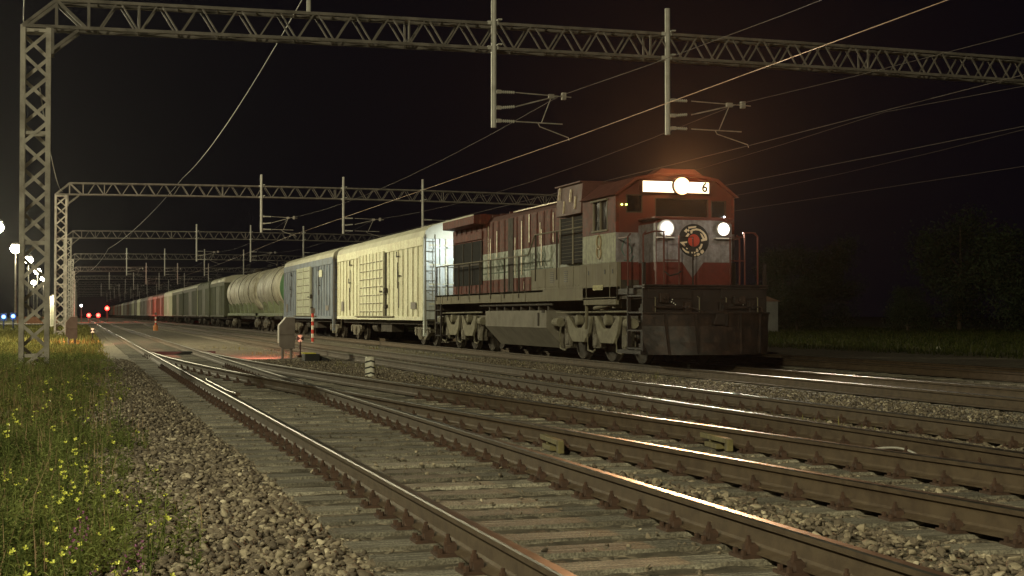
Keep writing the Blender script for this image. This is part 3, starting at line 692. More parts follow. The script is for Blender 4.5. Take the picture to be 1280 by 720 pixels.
# dark painted swirls on the recess beside the nose (worn graffiti)
mb = MB()
def stroke(mb, pts, wdt, x=None, y=None, ax='y'):
    P_ = [Vector((p[0], y, p[1])) for p in pts]; mb.tube(P_, wdt, 5)
for pts in ([(-1.28,2.5),(-1.36,2.65),(-1.3,2.85),(-1.2,2.95),(-1.14,2.85)], [(-1.22,2.45),(-1.1,2.6),(-1.17,2.8)], [(-1.3,2.4),(-1.15,2.38),(-1.05,2.5)]):
    stroke(mb, pts, .016, y=CY0-.008)
M['graf'] = mat('graffiti_teal', (.10,.16,.15), .7); mb.build('graffiti', M['graf'], loco)
# roundel: flat paint relief measured from the photograph
bc = MB(); bc.lathe([(.375,0),(.375,.006)], (-.02,NY0-.018,2.82), 'y', 40); bd = bc.build('badge', M['black'], ns)
bc = MB(); bc.lathe([(.14,0),(.14,.006)], (-.02,NY0-.026,2.82), 'y', 32); M['badgered'] = mat('badge_red', (.42,.05,.03), .5); bc.build('badge_centre', M['badgered'], bd)
polys = [[(350,130),(495,113),(490,140),(355,165)], [(272,205),(318,160),(335,190),(318,240)], [(335,185),(352,172),(372,188),(370,208),(348,216),(335,202)], [(300,305),(345,240),(375,262),(335,318)],
 [(385,195),(430,168),(500,155),(570,172),(630,215),(672,265),(690,320),(655,325),(630,265),(590,220),(545,195),(480,190),(430,205),(422,245),(395,250)],
 [(565,240),(600,255),(640,325),(690,318),(690,365),(585,385),(580,352),(612,345),(585,290)],
 [(200,405),(330,388),(328,415),(275,425),(300,475),(275,480),(235,440)], [(240,500),(265,515),(300,550),(365,575),(362,605),(300,585),(245,530)], [(310,500),(345,515),(330,530),(312,520)],
 [(580,428),(612,432),(595,490),(558,540),(535,500),(565,470)], [(490,515),(520,518),(535,555),(520,580),(485,575)], [(570,550),(615,530),(640,570),(600,610),(572,590)], [(500,600),(545,590),(562,620),(530,648),(500,635)], [(403,575),(480,572),(478,600),(410,605)], [(412,630),(490,620),(490,652),(430,650)]]
bc = MB()
for pg in polys:
    bc.prism([(-.02+(x-450)/272*.37, 2.82-(y-372)/292*.37) for x, y in pg], 'y', NY0-.024, NY0-.0185)
bc.build('badge_ring', M['cream'], bd)
# ditch lights
for x in (-.74, .66):
    mb = MB(); mb.lathe([(.12,.12),(.185,.06),(.19,-.03),(.18,-.03)] if x < 0 else [(.10,.12),(.15,.06),(.155,-.03),(.145,-.03)], (x,NY0-.12,3.08), 'y', 22, caps=False); mb.box(x-.19,x+.19,NY0-.14,NY0,2.86,2.885); h_ = mb.build('ditch_light_housing', M['zinc'], ns)
    lens_disc('ditch_lens', (x,NY0-.13,3.08), .185 if x < 0 else .14, M.setdefault('dl', lens_mat('ditch_lens_glow', (1,.97,.9), (.9,.85,.75), .20, 50)), h_)
# front platform, pilot and plough
mb = MB(); mb.box(-1.48,1.48,0,NY0,1.74,1.80); mb.box(-1.48,1.48,NY0,CY0,1.60,1.74); mb.box(-1.48,1.48,.0,.1,1.1,1.74)
mb.box(-1.4,-.35,-.05,.0,1.5,1.72); mb.box(.35,1.4,-.05,.0,1.5,1.72); mb.box(-1.45,1.45,-.04,0,1.08,1.14); pf = mb.build('front_platform', M['brown'], loco, bevel=.012)
M['ploughm'] = mat('plough_rust_brown', (.020,.012,.010), .6, 0, noise=(3,(.012,.009,.008),.85), bump=(9,.012), grime=(4,(.065,.036,.026),.45))
# hardware on the end sheet: grab irons, uncoupling lever, junction boxes, anticlimber ribs
mb = MB(); mb.tube([(-1.3,-.12,1.32),(-.4,-.14,1.30),(-.25,-.3,1.22),(.25,-.3,1.22),(.4,-.14,1.30),(1.3,-.12,1.32)], .018, 6); mb.tube([(-1.3,-.12,1.32),(-1.33,-.2,1.05)], .02, 6); mb.tube([(1.3,-.12,1.32),(1.33,-.2,1.05)], .02, 6); mb.build('uncoupling_lever', M['ploughm'], loco)
for x0_, w_, z0_, h_2 in ((-1.15,.22,1.42,.2),(-.55,.16,1.2,.24),(.28,.18,1.2,.22),(.62,.3,1.38,.18),(1.0,.16,1.18,.26)):
    mb = MB(); mb.box(x0_,x0_+w_,-.13,-.0,z0_,z0_+h_2); mb.lathe([(.05,-.18),(.06,-.12)], (x0_+w_/2,0,z0_+h_2/2), 'y', 10); mb.build('junction_box', M['ploughm'], loco, bevel=.015)
for x in (-1.25,-.2,.45,1.22): mb = MB(); mb.tube([(x,0,1.55),(x,-.1,1.52),(x,-.1,1.2),(x,0,1.17)], .014, 6); mb.build('grab_iron', M['sill'], loco)
mb = MB()
for z in (1.80,1.745): mb.box(-1.5,1.5,-.09,.02,z-.018,z+.01)
mb.build('anticlimber', M['ploughm'], loco, bevel=.004)
mb = MB()
nseg = 14
def pl(t, z, out): # t -1..1 across
    return (t*(1.52-.10*max(0,(.62-z))/.34), -.66+.60*abs(t)**2.2-out, z)
vs = []; lv = [(1.18,.0),(.9,-.10),(.55,.0),(.28,.16)]
for z, o_ in lv:
    for i in range(nseg+1):
        t = -1+2*i/nseg; vs.append(pl(t, z, o_*(1-.5*abs(t))))
fs = [(r_*(nseg+1)+i, r_*(nseg+1)+i+1, (r_+1)*(nseg+1)+i+1, (r_+1)*(nseg+1)+i) for r_ in range(3) for i in range(nseg)]
mb.add(vs, fs); mb.add([(x, y+.03, z) for x, y, z in vs], fs)
for t in (-.75,-.35,.35,.75): p0 = pl(t,1.16,0); p1 = pl(t,.3,.1); mb.bar((p0[0],p0[1]-.02,p0[2]),(p1[0],p1[1]-.01,p1[2]),.05,.04)
mb.tube([pl(-1+2*i/nseg,1.18,.01) for i in range(nseg+1)], .025, 6)
mb.build('plough', M['ploughm'], loco)
mb = MB(); mb.box(-.17,.17,-.35,.1,.88,1.22); mb.prism([(-.14,.93),(.14,.93),(.2,1.16),(-.05,1.2)],'y',-.68,-.35); mb.box(.14,.24,-.66,-.42,.9,1.2); mb.build('coupler', M['brown'], loco, bevel=.02)
for x in (-.6,-.45,.45,.6,.75): mb = MB(); mb.tube([(x,-.05,1.15),(x+.02,-.2,.95),(x+.05,-.28,.7),(x+.1,-.22,.62)], .022, 6); mb.build('brake_hose', M['black'], loco)
M['refl'] = mat('reflector', (.9,.9,.85), .1, emit=None)
for x in (-.86,.78):
    mb = MB()
    for dx, dz in ((0,0),(.05,-.03),(.09,-.06),(.02,.05)): mb.box(x+dx,x+dx+.018,-.075,-.06,1.42+dz,1.44+dz)
    mb.build('reflector', M['refl'], pf)
# corner steps and handrails at the front
for s in (-1,1):
    mb = MB(); mb.box(*hs(s,1.42,1.5), .02,.06,.35,2.3); mb.box(*hs(s,1.42,1.5),.9,.94,.35,1.8)
    for z in (.38,.78,1.18,1.55): mb.box(*hs(s,1.2,1.5),.05,.92,z,z+.035); mb.box(*hs(s,1.2,1.22),.05,.92,z,z+.12)
    mb.box(*hs(s,1.14,1.18),.05,.92,.3,1.75)
    mb.box(*hs(s,1.38,1.52),.1,1.5,.28,.36)
    mb.build('step_ladder', M['brown'], loco)
    mb = MB()
    xo = 1.47 if s < 0 else 1.30
    for y in (.05,.95): mb.tube([(s*xo,y,1.0),(s*xo,y,2.9),(s*(xo-.07),y,2.98)], .022, 7)
    mb.tube([(s*xo,.05,2.9),(s*1.2,.05,2.98),(s*.93,.05,2.98)], .02, 7)
    mb.tube([(s*.62,.05,1.8),(s*.62,.05,2.88),(s*.93,.05,2.88)], .02, 7); mb.tube([(s*.98,.05,1.8),(s*.98,.05,2.98)], .02, 7); mb.tube([(s*.62,.05,2.35),(s*.98,.05,2.35)],.015,6)
    mb.tube([(s*xo,.95,2.9),(s*xo,1.5,2.9)], .02, 7)
    mb.build('front_handrail', M['cabred'], loco)
mb = MB(); mb.tube([(-.62,.04,2.86),(-.3,.02,2.86),(-.28,.02,2.35)], .016, 6); mb.tube([(-.3,.02,1.8),(-.3,.02,2.5)],.02,6); mb.tube([(-1.0,-.02,2.1),(-.9,-.1,2.0),(-.7,-.08,2.05),(-.6,0,2.1)],.02,6); mb.build('safety_chain', M['brown'], loco)
# long hood
HW = 1.04; H0, H1 = 3.95, 17.8
mb = MB(); mb.box(-HW,HW,H0,H1,1.74,3.05); mb.box(-HW,HW,H0,H1,3.05,4.0)
def hood(z0, z1, m, nm, y0=H0, y1=H1):
    mb = MB(); mb.box(-HW,HW,y0,y1,z0,z1)
    for s in (-1,1):
        for y in np.arange(7.5, y1-.1, .62):
            mb.box(*hs(s,HW,HW+.018), y-.015,y+.015,z0+.01,z1-.02)
            mb.box(*hs(s,HW,HW+.01), y+.1,y+.5,z0+.03,z1-.05)
    return mb.build(nm, m, loco)
hood(1.80,2.22,M['locored'],'hood_lower_panel'); bnd = hood(2.22,3.04,M['locowhite'],'hood_band'); hood(3.04,4.02,M['locored'],'hood_upper_panel')
mb = MB(); mb.prism([(-HW,4.02),(HW,4.02),(HW-.12,4.17),(.5,4.22),(-.5,4.22),(-HW+.12,4.17)],'y',6.4,13.8)
for y in np.arange(7.2,13.6,.9): mb.box(-HW+.1,HW-.1,y,y+.03,4.15,4.235)
hr = mb.build('hood_roof', M['roofred'], loco)
mb = MB(); mb.box(-.35,.35,9.2,10.2,4.2,4.36); mb.box(-.2,.2,12.6,13.0,4.2,4.42); mb.build('exhaust_stack', M['dark'], hr, bevel=.02)
mb = MB(); mb.box(-HW-.012,-HW-.002,7.4,15.2,2.40,2.44); mb.box(HW+.002,HW+.012,7.4,15.2,2.40,2.44)
M['dgline'] = mat('dark_green_line', (.05,.07,.045), .7); mb.build('band_stripe', M['dgline'], bnd)
for s in (-1,1): mb = MB(); mb.box(*hs(s,HW+.02,HW+.03), 10.95,11.45,1.82,4.0); mb.build('hood_recess', M['dark'], loco)
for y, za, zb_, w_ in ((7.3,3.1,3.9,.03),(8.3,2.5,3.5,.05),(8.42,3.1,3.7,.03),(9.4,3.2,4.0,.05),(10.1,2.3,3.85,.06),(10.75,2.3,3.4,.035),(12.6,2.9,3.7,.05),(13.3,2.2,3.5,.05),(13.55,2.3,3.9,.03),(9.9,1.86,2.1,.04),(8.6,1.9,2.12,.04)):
    mb = MB(); mb.box(-HW-.030,-HW-.02,y,y+w_,za,zb_); mb.build('door_edge', M['worn'], loco)  # pale strips painted as highlights along the hood doors
mb = MB(); mb.box(-HW+.0,-HW+.05,6.5,11.0,4.155,4.18); mb.build('roof_edge', M['worn'], loco)  # pale strip painted as a highlight along the hood roof
text('lettering', 'SS', .55, M['letter'], bnd, (-HW-.022, 12.35, 2.66), SIDE, sx=1.5, bold=.01, label='worn dark letters on the pale band')
text('lettering', 'CIERR', .55, M['letter'], bnd, (-HW-.022, 9.0, 2.66), SIDE, sx=1.5, bold=.01)
# air-filter hump and dark doors beneath
mb = MB(); mb.prism([(-1.36,3.68),(1.36,3.68),(1.30,4.46),(-1.30,4.46)],'y',4.35,6.25)
mb.box(-1.38,1.38,4.33,6.27,4.44,4.48)
M['humpred'] = mat('faded_maroon', (.10,.034,.028), .7, 0, noise=(4,(.06,.025,.02),.8), grime=(6,(.13,.06,.05),.3)); ah = mb.build('air_filter_box', M['humpred'], loco, bevel=.01)
for y, za in ((4.75,3.8),(5.1,4.0),(5.6,3.74),(5.95,4.1)): mb = MB(); mb.bar((-1.372,y,za),(-1.34,y,za+.32),.05,.012); mb.build('worn_streak', M['worn'], ah)  # pale bars painted as gloss highlights on the box side
for s in (-1,1):
    mb = MB(); mb.box(*hs(s,HW-.02,1.22), 4.3, 6.3, 2.46, 3.64); gb = mb.build('filter_door', M['grille'], loco)
    mb = MB()
    for y in (4.3,5.28,6.26): mb.box(*hs(s,1.22,1.24), y-.04,y+.04,2.44,3.66)
    for z in np.arange(2.55,3.6,.09): mb.box(*hs(s,1.22,1.223),4.36,6.2,z,z+.006)
    mb.build('door_frame', M['sill'], gb)
mb = MB(); mb.box(-.9,.9,3.8,4.4,1.8,4.15); mb.build('cab_rear_wall', M['roofred'], loco)
# radiator section at the rear
mb = MB()
for s in (-1,1):
    mb.prism([(s*HW,3.98),(s*1.46,4.0),(s*1.46,4.27),(s*HW,4.32)],'y',13.85,17.75)
    mb.prism([(s*HW,3.52),(s*1.10,3.55),(s*1.10,3.78),(s*HW,3.8)],'y',14.2,17.75)
mb.box(-HW,HW,13.85,17.8,4.02,4.30); rd = mb.build('radiator_wing', M['locored'], loco, bevel=.01)
for s in (-1,1):
    mb = MB(); mb.box(*hs(s,1.455,1.475),13.85,17.75,4.25,4.29); mb.build('wing_edge', M['car_roof'], rd)
    mb = MB(); mb.box(*hs(s,HW-.02,HW+.03),14.3,17.7,2.1,3.50); rg = mb.build('radiator_grille', M['grille'], loco)
    mb = MB()
    for y in (14.3,15.4,16.5,17.65): mb.box(*hs(s,HW+.03,HW+.05),y-.03,y+.03,2.1,3.5)
    mb.box(*hs(s,HW+.03,HW+.06),14.3,17.7,2.72,2.78)
    mb.build('grille_frame', M['dark'], rg)
# side emblem under the cab window
for s in (-1,):
    mb = MB()
    for cz, rz_ in ((2.86,.16),(2.62,.15)):
        n = 18; mb.tube([(-1.508, 2.68+.13*math.cos(2*PI*i/n), cz+rz_*math.sin(2*PI*i/n)) for i in range(n+1)], .022, 5)
    mb.build('side_emblem', M['emblem'], loco)
# side handrails
for s in (-1,1):
    mb = MB()
    pts = [(s*1.49,L_END-.05,2.78)]+[(s*1.49,y,2.78) for y in (16,13,10,8.2)]+[(s*1.49,7.6,3.3),(s*1.49,3.9,3.3)]
    mb.tube(pts, .02, 7); mb.build('side_handrail', M['sill'], loco);
    for y in (18.4,16.9,15.5,14.2,13.0,11.8,10.4,9.0): mb = MB(); mb.tube([(s*1.5,y,1.62),(s*1.5,y,2.77)], .026, 7); mb.build('handrail_post', M['dark'], loco)
    for y in (7.5,5.75): mb = MB(); mb.tube([(s*1.5,y,2.05),(s*1.5,y,3.29)], .026, 7); mb.build('handrail_post', M['dark'], loco)
    mb = MB()
    for y in (L_END-.02, L_END-.7): mb.box(*hs(s,1.44,1.5), y-.02,y+.02,.4,1.8)
    for z in (.42,.85,1.28): mb.box(*hs(s,1.2,1.5),L_END-.7,L_END-.02,z,z+.03)
    mb.build('rear_steps', M['brown'], loco)
mb = MB(); mb.box(-1.45,1.45,L_END-.1,L_END,1.1,1.8); mb.box(-.17,.17,L_END,L_END+.75,.9,1.2); mb.build('rear_buffer_beam', M['dark'], loco)
# rear headlight shines on the wagon behind
mb = MB(); mb.box(-.35,.35,H1,H1+.12,3.7,4.0); rh = mb.build('rear_light_box', M['roofred'], loco)
M['lens_rear'] = mat('rear_light_lens', (1,1,1), .3, emit=((.9,1.0,1.0), 20))
for x in (-.15,.15): mb = MB(); mb.lathe([(.11,0),(.11,.02)], (x,H1+.125,3.85), 'y', 18); mb.build('rear_headlight', M['lens_rear'], rh)
# fuel tank
mb = MB()
tp = [(-1.45,1.26),(1.45,1.26),(1.45,.80),(.95,.26),(-.95,.26),(-1.45,.80)]
mb.prism(tp, 'y', 6.75, 12.55); mb.prism([(-1.455,.795),(-1.44,.79),(-1.44,.83),(-1.455,.83)],'y',6.76,12.54)
ft = mb.build('fuel_tank', M['tank'], loco, bevel=.03)
mb = MB(); mb.box(-1.475,-1.45,7.35,7.45,.85,1.2); mb.box(-1.47,-1.45,6.9,7.1,1.2,1.26); mb.build('fuel_gauge', M['dark'], ft)
mb = MB()
for y in np.arange(7,13,.8): mb.box(-1.3,-1.0,y,y+.1,1.26,1.5)
mb.tube([(-1.35,6.5,1.42),(-1.35,13.5,1.42)], .03, 6); mb.build('air_pipe', M['dark'], loco)
# trucks
def wheelset(mb, y, R=.53, g=.76):
    for s in (-1,1):
        mb.lathe([(.12,-.09),(R-.08,-.07),(R+.03,-.07),(R+.03,-.04),(R,-.035),(R-.01,.065),(R-.06,.07),(R-.1,.03),(.16,.045),(.14,.09),(.0,.1)] if s > 0 else [(0,-.1),(.14,-.09),(.16,-.045),(R-.1,-.03),(R-.06,-.07),(R-.01,-.065),(R,.035),(R+.03,.04),(R+.03,.07),(R-.08,.07),(.12,.09)], (s*g,y,R), 'x', 28)
    mb.lathe([(.09,-g-.24),(.09,g+.24)], (0,y,R), 'x', 12)
def truck(axles, nm='truck'):
    y0, y1 = axles[0], axles[-1]
    mb = MB(); 
    for s in (-1,1):
        x0 = s*1.12
        # side frame with pedestals hanging between U-shaped equalisers
        top = 1.12
        mb.prism([(y0-.75,top),(y1+.75,top),(y1+.75,.98),(y0-.75,.98)], 'x', *hs(s,1.06,1.22))
        for a in axles:
            mb.box(*hs(s,1.05,1.24), a-.20,a-.13,.38,1.0); mb.box(*hs(s,1.05,1.24), a+.13,a+.20,.38,1.0); mb.box(*hs(s,1.04,1.22), a-.22,a+.22,.34,.39)
            mb.lathe([(.14,-.1),(.16,-.08),(.16,.08),(.1,.12)] , (s*1.16,a,.53), 'x', 14)
            mb.tube([(s*1.2,a-.45,.95),(s*1.27,a-.42,.6),(s*1.25,a-.35,.35)], .03, 6)
    tr = mb.build(nm, M['truck'], loco)
    M.setdefault('equal', mat('dusty_equaliser', (.22,.20,.14), .8, 0, noise=(6,(.12,.105,.075),.7)))
    for s in (-1,1):
        for a, b in zip(axles, axles[1:]):
            mb = MB(); m_ = (a+b)/2; d = (b-a)/2-.18
            mb.prism([(m_-d-.05,1.1),(m_-d+.1,1.12),(m_-.22,.82),(m_+.22,.82),(m_+d-.1,1.12),(m_+d+.05,1.1),(m_+d-.12,.70),(m_+.42,.47),(m_-.42,.47),(m_-d+.12,.70)], 'x', *hs(s,1.24,1.32))
            mb.lathe([(.13,-.16),(.13,.12),(.08,.14)] if s > 0 else [(.08,-.14),(.13,-.12),(.13,.16)], (s*1.24,m_,1.02), 'x', 14)
            mb.build('equaliser', M['equal'], tr, bevel=.01)
    for s in (-1,1):
        mb = MB()
        for a in axles:
            mb.tube([(s*1.28,a+.35,1.0),(s*1.3,a+.42,.6),(s*1.3,a+.36,.28),(s*1.3,a+.0,.24),(s*1.3,a-.1,.3)], .025, 6)
        mb.lathe([(.12,-.2),(.12,.2)], (s*1.3,y1+.55,.95), 'y', 14); mb.tube([(s*1.33,y0-.6,1.22),(s*1.33,y1+.6,1.2)], .025, 6)
        mb.lathe([(.12,-.2),(.12,.2)], (s*1.3,y0-.5,.95), 'y', 14)
        mb.build('brake_rigging', M['equal'], tr)
    for a in axles:
        mb = MB(); wheelset(mb, a); mb.build('wheelset', M['dark'], tr)
truck([1.6+.1, 3.62, 5.67]); truck([13.95, 15.95, 18.05-.1])
mb = MB(); mb.tube([(-1.38,1.9,1.42),(-1.42,3.2,1.30)], .05, 8); mb.box(-1.4,-1.2,2.0,2.1,1.3,1.5); mb.box(-1.4,-1.2,2.8,2.9,1.25,1.5); mb.tube([(-1.42,3.75,1.5),(-1.44,3.7,1.1),(-1.42,3.8,.8)], .04, 7); mb.build('sander_pipe', M['sill'], loco)

# ------------------------------------------------------------------ wagons
def bogie(mb, yc, hw=.92, R=.46, sides=(-1,1)):
    if len(sides) == 2: mb.box(-hw-.03,hw+.03,yc-.2,yc+.2,.45,.8)
    for s in sides:
        x0, x1 = hs(s, hw+.02, hw+.16)
        mb.prism([(yc-1.25,.66),(yc-.85,.72),(yc-.45,.84),(yc+.45,.84),(yc+.85,.72),(yc+1.25,.66),(yc+1.25,.5),(yc+.9,.42),(yc+.45,.22),(yc-.45,.22),(yc-.9,.42),(yc-1.25,.5)], 'x', x0, x1)
        for q in (-.15,0,.15): mb.lathe([(.06,.24),(.06,.62)], (s*(hw+.2),yc+q,0), 'z', 8)
        for a in (-.925,.925): mb.lathe([(.14,-.06),(.14,.1)] if s>0 else [(.14,-.1),(.14,.06)], (s*(hw+.1),yc+a,.5), 'x', 12)
def wheels_mb(mb, yc):
    for a in (-.925,.925): wheelset(mb, yc+a, .475)
def bogies(r, Ln, ends=(2.2,)):
    for yc in (ends[0], Ln-ends[0]):
        mb = MB(); mb.box(-1.0,1.0,yc-.2,yc+.2,.45,.8); b = mb.build('bogie', M['truck'], r)
        for s in (-1,1): mb = MB(); bogie(mb, yc, sides=(s,)); mb.build('side_frame', M['truck'], b)
        for a in (-.925,.925):
            mb = MB(); wheelset(mb, yc+a, .475); mb.build('wheelset', M['dark'], b)
def couplers(r, Ln, m=None):
    for y in (-.55, Ln):
        mb = MB(); mb.box(-.14,.14,y,y+.55,.92,1.2); mb.box(-.25,.25,y+(.0 if y<0 else .33),y+(.22 if y<0 else .55),.88,1.24); mb.build('coupler', M['dark'], r, bevel=.02)
def boxcar(y0, Ln, side, roof, endm, label, door=None, near=True, doorpos=None, grid=False, group='freight wagons coupled behind the locomotive', high=4.5):
    r = thing('boxcar', label, 'freight wagon', (TT, y0, 0), group)
    HWb = 1.53; zb, zt = .98, 3.9
    mb = MB(); mb.box(-HWb,HWb,.12,Ln,zb,zt+.04); body = mb.build('body', side, r)
    mb = MB()
    mb.box(-1.3,1.3,.3,Ln-.3,.78,zb); mb.box(-.2,.2,0,Ln,.6,.95)
    if near: mb.box(-1.2,-.7,Ln*.4,Ln*.52,.45,.8); mb.lathe([(.22,-.5),(.22,.5)], (-.9,Ln*.62,.62), 'y', 14)
    mb.build('underframe', M['dark'], r)
    d0, d1 = doorpos or (Ln*.38, Ln*.62)
    # ribs
    mb = MB()
    for s in (-1,1):
        ys_ = list(np.arange(.12, d0-.1, .82 if near else 1.3)) + list(np.arange(d1+.25, Ln-.02, .82 if near else 1.3)) + [Ln-.06]
        for y in ys_: mb.box(*hs(s,HWb,HWb+.045), y, y+.06, zb+.02, zt-.28)
        if near:
            for z in (zb+.75,zb+1.45,zb+2.1):
                mb.box(*hs(s,HWb,HWb+.012), .15,d0-.1,z,z+.02); mb.box(*hs(s,HWb,HWb+.012), d1+.25,Ln-.1,z,z+.02)
        mb.box(*hs(s,HWb,HWb+.06), .12,Ln,zb-.04,zb+.10); mb.box(*hs(s,HWb,HWb+.05), .12,Ln,zt-.28,zt+.04)
    # end ribs
    if near:
        for x in (-1.45,-.75,-.1,.55,1.35): mb.box(x,x+.09,.05,.12,zb,zt)
        for z in (1.5,2.2,2.9,3.6): mb.box(-1.5,1.5,.07,.12,z,z+.05)
    mb.build('rib', side, body)
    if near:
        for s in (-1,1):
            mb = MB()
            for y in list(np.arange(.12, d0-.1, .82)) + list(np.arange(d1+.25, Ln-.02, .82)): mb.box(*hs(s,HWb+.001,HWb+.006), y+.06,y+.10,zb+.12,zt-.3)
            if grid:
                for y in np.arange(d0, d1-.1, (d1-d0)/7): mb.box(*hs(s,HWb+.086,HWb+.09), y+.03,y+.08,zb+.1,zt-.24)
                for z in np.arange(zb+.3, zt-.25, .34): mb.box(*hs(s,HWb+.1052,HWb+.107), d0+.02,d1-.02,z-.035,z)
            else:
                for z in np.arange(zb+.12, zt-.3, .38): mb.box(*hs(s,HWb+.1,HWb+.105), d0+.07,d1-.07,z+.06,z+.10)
            mb.build('seam', M['seamdirt'], body)  # thin dark strips, rib shade painted on the wagon side
    mb = MB(); mb.box(-HWb+.01,HWb-.01,.105,.12,zb,zt); 
    for x in (-1.45,-.95,-.4,.15,.7,1.4): mb.box(x,x+.08,.03,.105,zb,zt)
    for z in (1.45,2.15,2.85,3.5): mb.box(-1.5,1.5,.05,.105,z,z+.05)
    if near: mb.box(-1.56,-1.44,.0,.12,zb-.6,zt)
    mb.build('end_wall', endm, r)
    # door
    if near:
        for s in (-1,1):
            mb = MB(); mb.box(*hs(s,HWb+.03,HWb+.085), d0,d1,zb+.1,zt-.22)
            if grid:
                for y in np.arange(d0, d1+.01, (d1-d0)/7): mb.box(*hs(s,HWb+.085,HWb+.12), y-.03,y+.03,zb+.1,zt-.22)
                for z in np.arange(zb+.3, zt-.25, .34): mb.box(*hs(s,HWb+.085,HWb+.105), d0,d1,z,z+.035)
            else:
                for z in np.arange(zb+.12, zt-.3, .19): mb.box(*hs(s,HWb+.085,HWb+.11), d0,d1,z,z+.06)
                for y in (d0,(d0+d1)/2,d1-.06): mb.box(*hs(s,HWb+.085,HWb+.13), y,y+.06,zb+.1,zt-.22)
            dd = mb.build('door', door or side, r)
            mb = MB(); mb.box(*hs(s,HWb+.13,HWb+.17), d0+.1,d0+.5,2.05,2.1); mb.box(*hs(s,HWb+.05,HWb+.17), d0-.55,d0-.3,1.98,2.2); mb.box(*hs(s,HWb+.05,HWb+.14), d0-.6,d0-.35,1.4,1.55); mb.build('handle', M['dark'], dd)
            mb = MB(); mb.box(*hs(s,HWb+.005,HWb+.02), d0-.22,d0,zb+.1,zt-.25); mb.build('door_gap', M['dark'], dd)
            mb = MB(); mb.box(*hs(s,HWb+.06,HWb+.15), d0-1.9,d1+1.0,zb+.07,zb+.11); mb.build('door_rail', M['sill'], r)
        # small fittings: hatches, lettering patches
        mb = MB()
        for y, z in ((d0-2.7,3.35),(d1+2.2,3.35),(d0-2.9,2.6),(d1+2.4,2.55)):
            mb.box(-HWb-.07,-HWb-.045,y,y+.5,z,z+.05); mb.box(-HWb-.07,-HWb-.045,y+.45,y+.5,z,z+.22)
            mb.box(-HWb-.06,-HWb-.04,y+.3,y+.36,z-1.2,z-.2)
        mb.build('bracket', M['dark'], body)
        for q in ((1.2,2.0,1.35,1.6),(Ln-1.6,Ln-1.1,1.3,1.75)): mb = MB(); mb.box(-HWb-.05,-HWb-.03,*q); mb.build('data_plate', M['wgrey'], body)
    # roof
    n = 10; prof = [(HWb*1.02*math.cos(PI*i/n), zt+.02+(high-zt)*math.sin(PI*i/n)**.8) for i in range(n+1)]
    mb = MB(); mb.prism(prof+[(-HWb*1.02,zt-.05),(HWb*1.02,zt-.05)], 'y', .0, Ln+.1)
    for y in (np.arange(.6,Ln,3) if not near else []): 
        pp = [(HWb*1.03*math.cos(PI*i/n), zt+.04+(high-zt)*math.sin(PI*i/n)**.8) for i in range(n+1)]
        for a, b in zip(pp, pp[1:]): mb.bar((a[0],y,a[1]-.015),(b[0],y,b[1]-.015),.03,.02)
    rf = mb.build('roof', roof, r)
    if near:
        mb = MB(); mb.box(-.3,.3,-.2,Ln+.2,high+.06,high+.10)
        for y in np.arange(.3,Ln,1.0): mb.box(-.25,.25,y,y+.05,high,high+.06)
        mb.build('roof_walk', roof, rf)
        mb = MB(); 
        for x in (-1.5,-1.15): mb.tube([(x,-.03,.5),(x,-.03,4.0)], .02, 6)
        for z in np.arange(.6,3.9,.35): mb.tube([(-1.5,-.03,z),(-1.15,-.03,z)], .014, 5)
        mb.build('ladder', M['sill'], r)
    bogies(r, Ln) if near else None
    if not near:
        for yc in (2.2, Ln-2.2): mb = MB(); bogie(mb, yc); wheels_mb(mb, yc); mb.build('bogie', M['dark'], r)
    couplers(r, Ln); return r
boxcar(LY+20.05, 17.35, M['car_cream'], M['car_roof'], M['car_end'], 'cream yellow boxcar coupled directly behind the locomotive', doorpos=(6.6,11.5), grid=True)
boxcar(67.0, 16.8, M['car_blue'], M['car_roof'], M['car_blue'], 'faded blue boxcar with a grey door, behind the cream boxcar', door=M['car_door'], doorpos=(6.5,11.2))
D.objects['boxcar'].name = 'boxcar'
mb = MB(); mb.box(-1.60,-1.575,3.0,3.9,3.05,3.4); mb.build('pale_patch', M['pale'], [o for o in D.objects if o.name.startswith('boxcar') and abs(o.location.y-67.0)<.1][0])
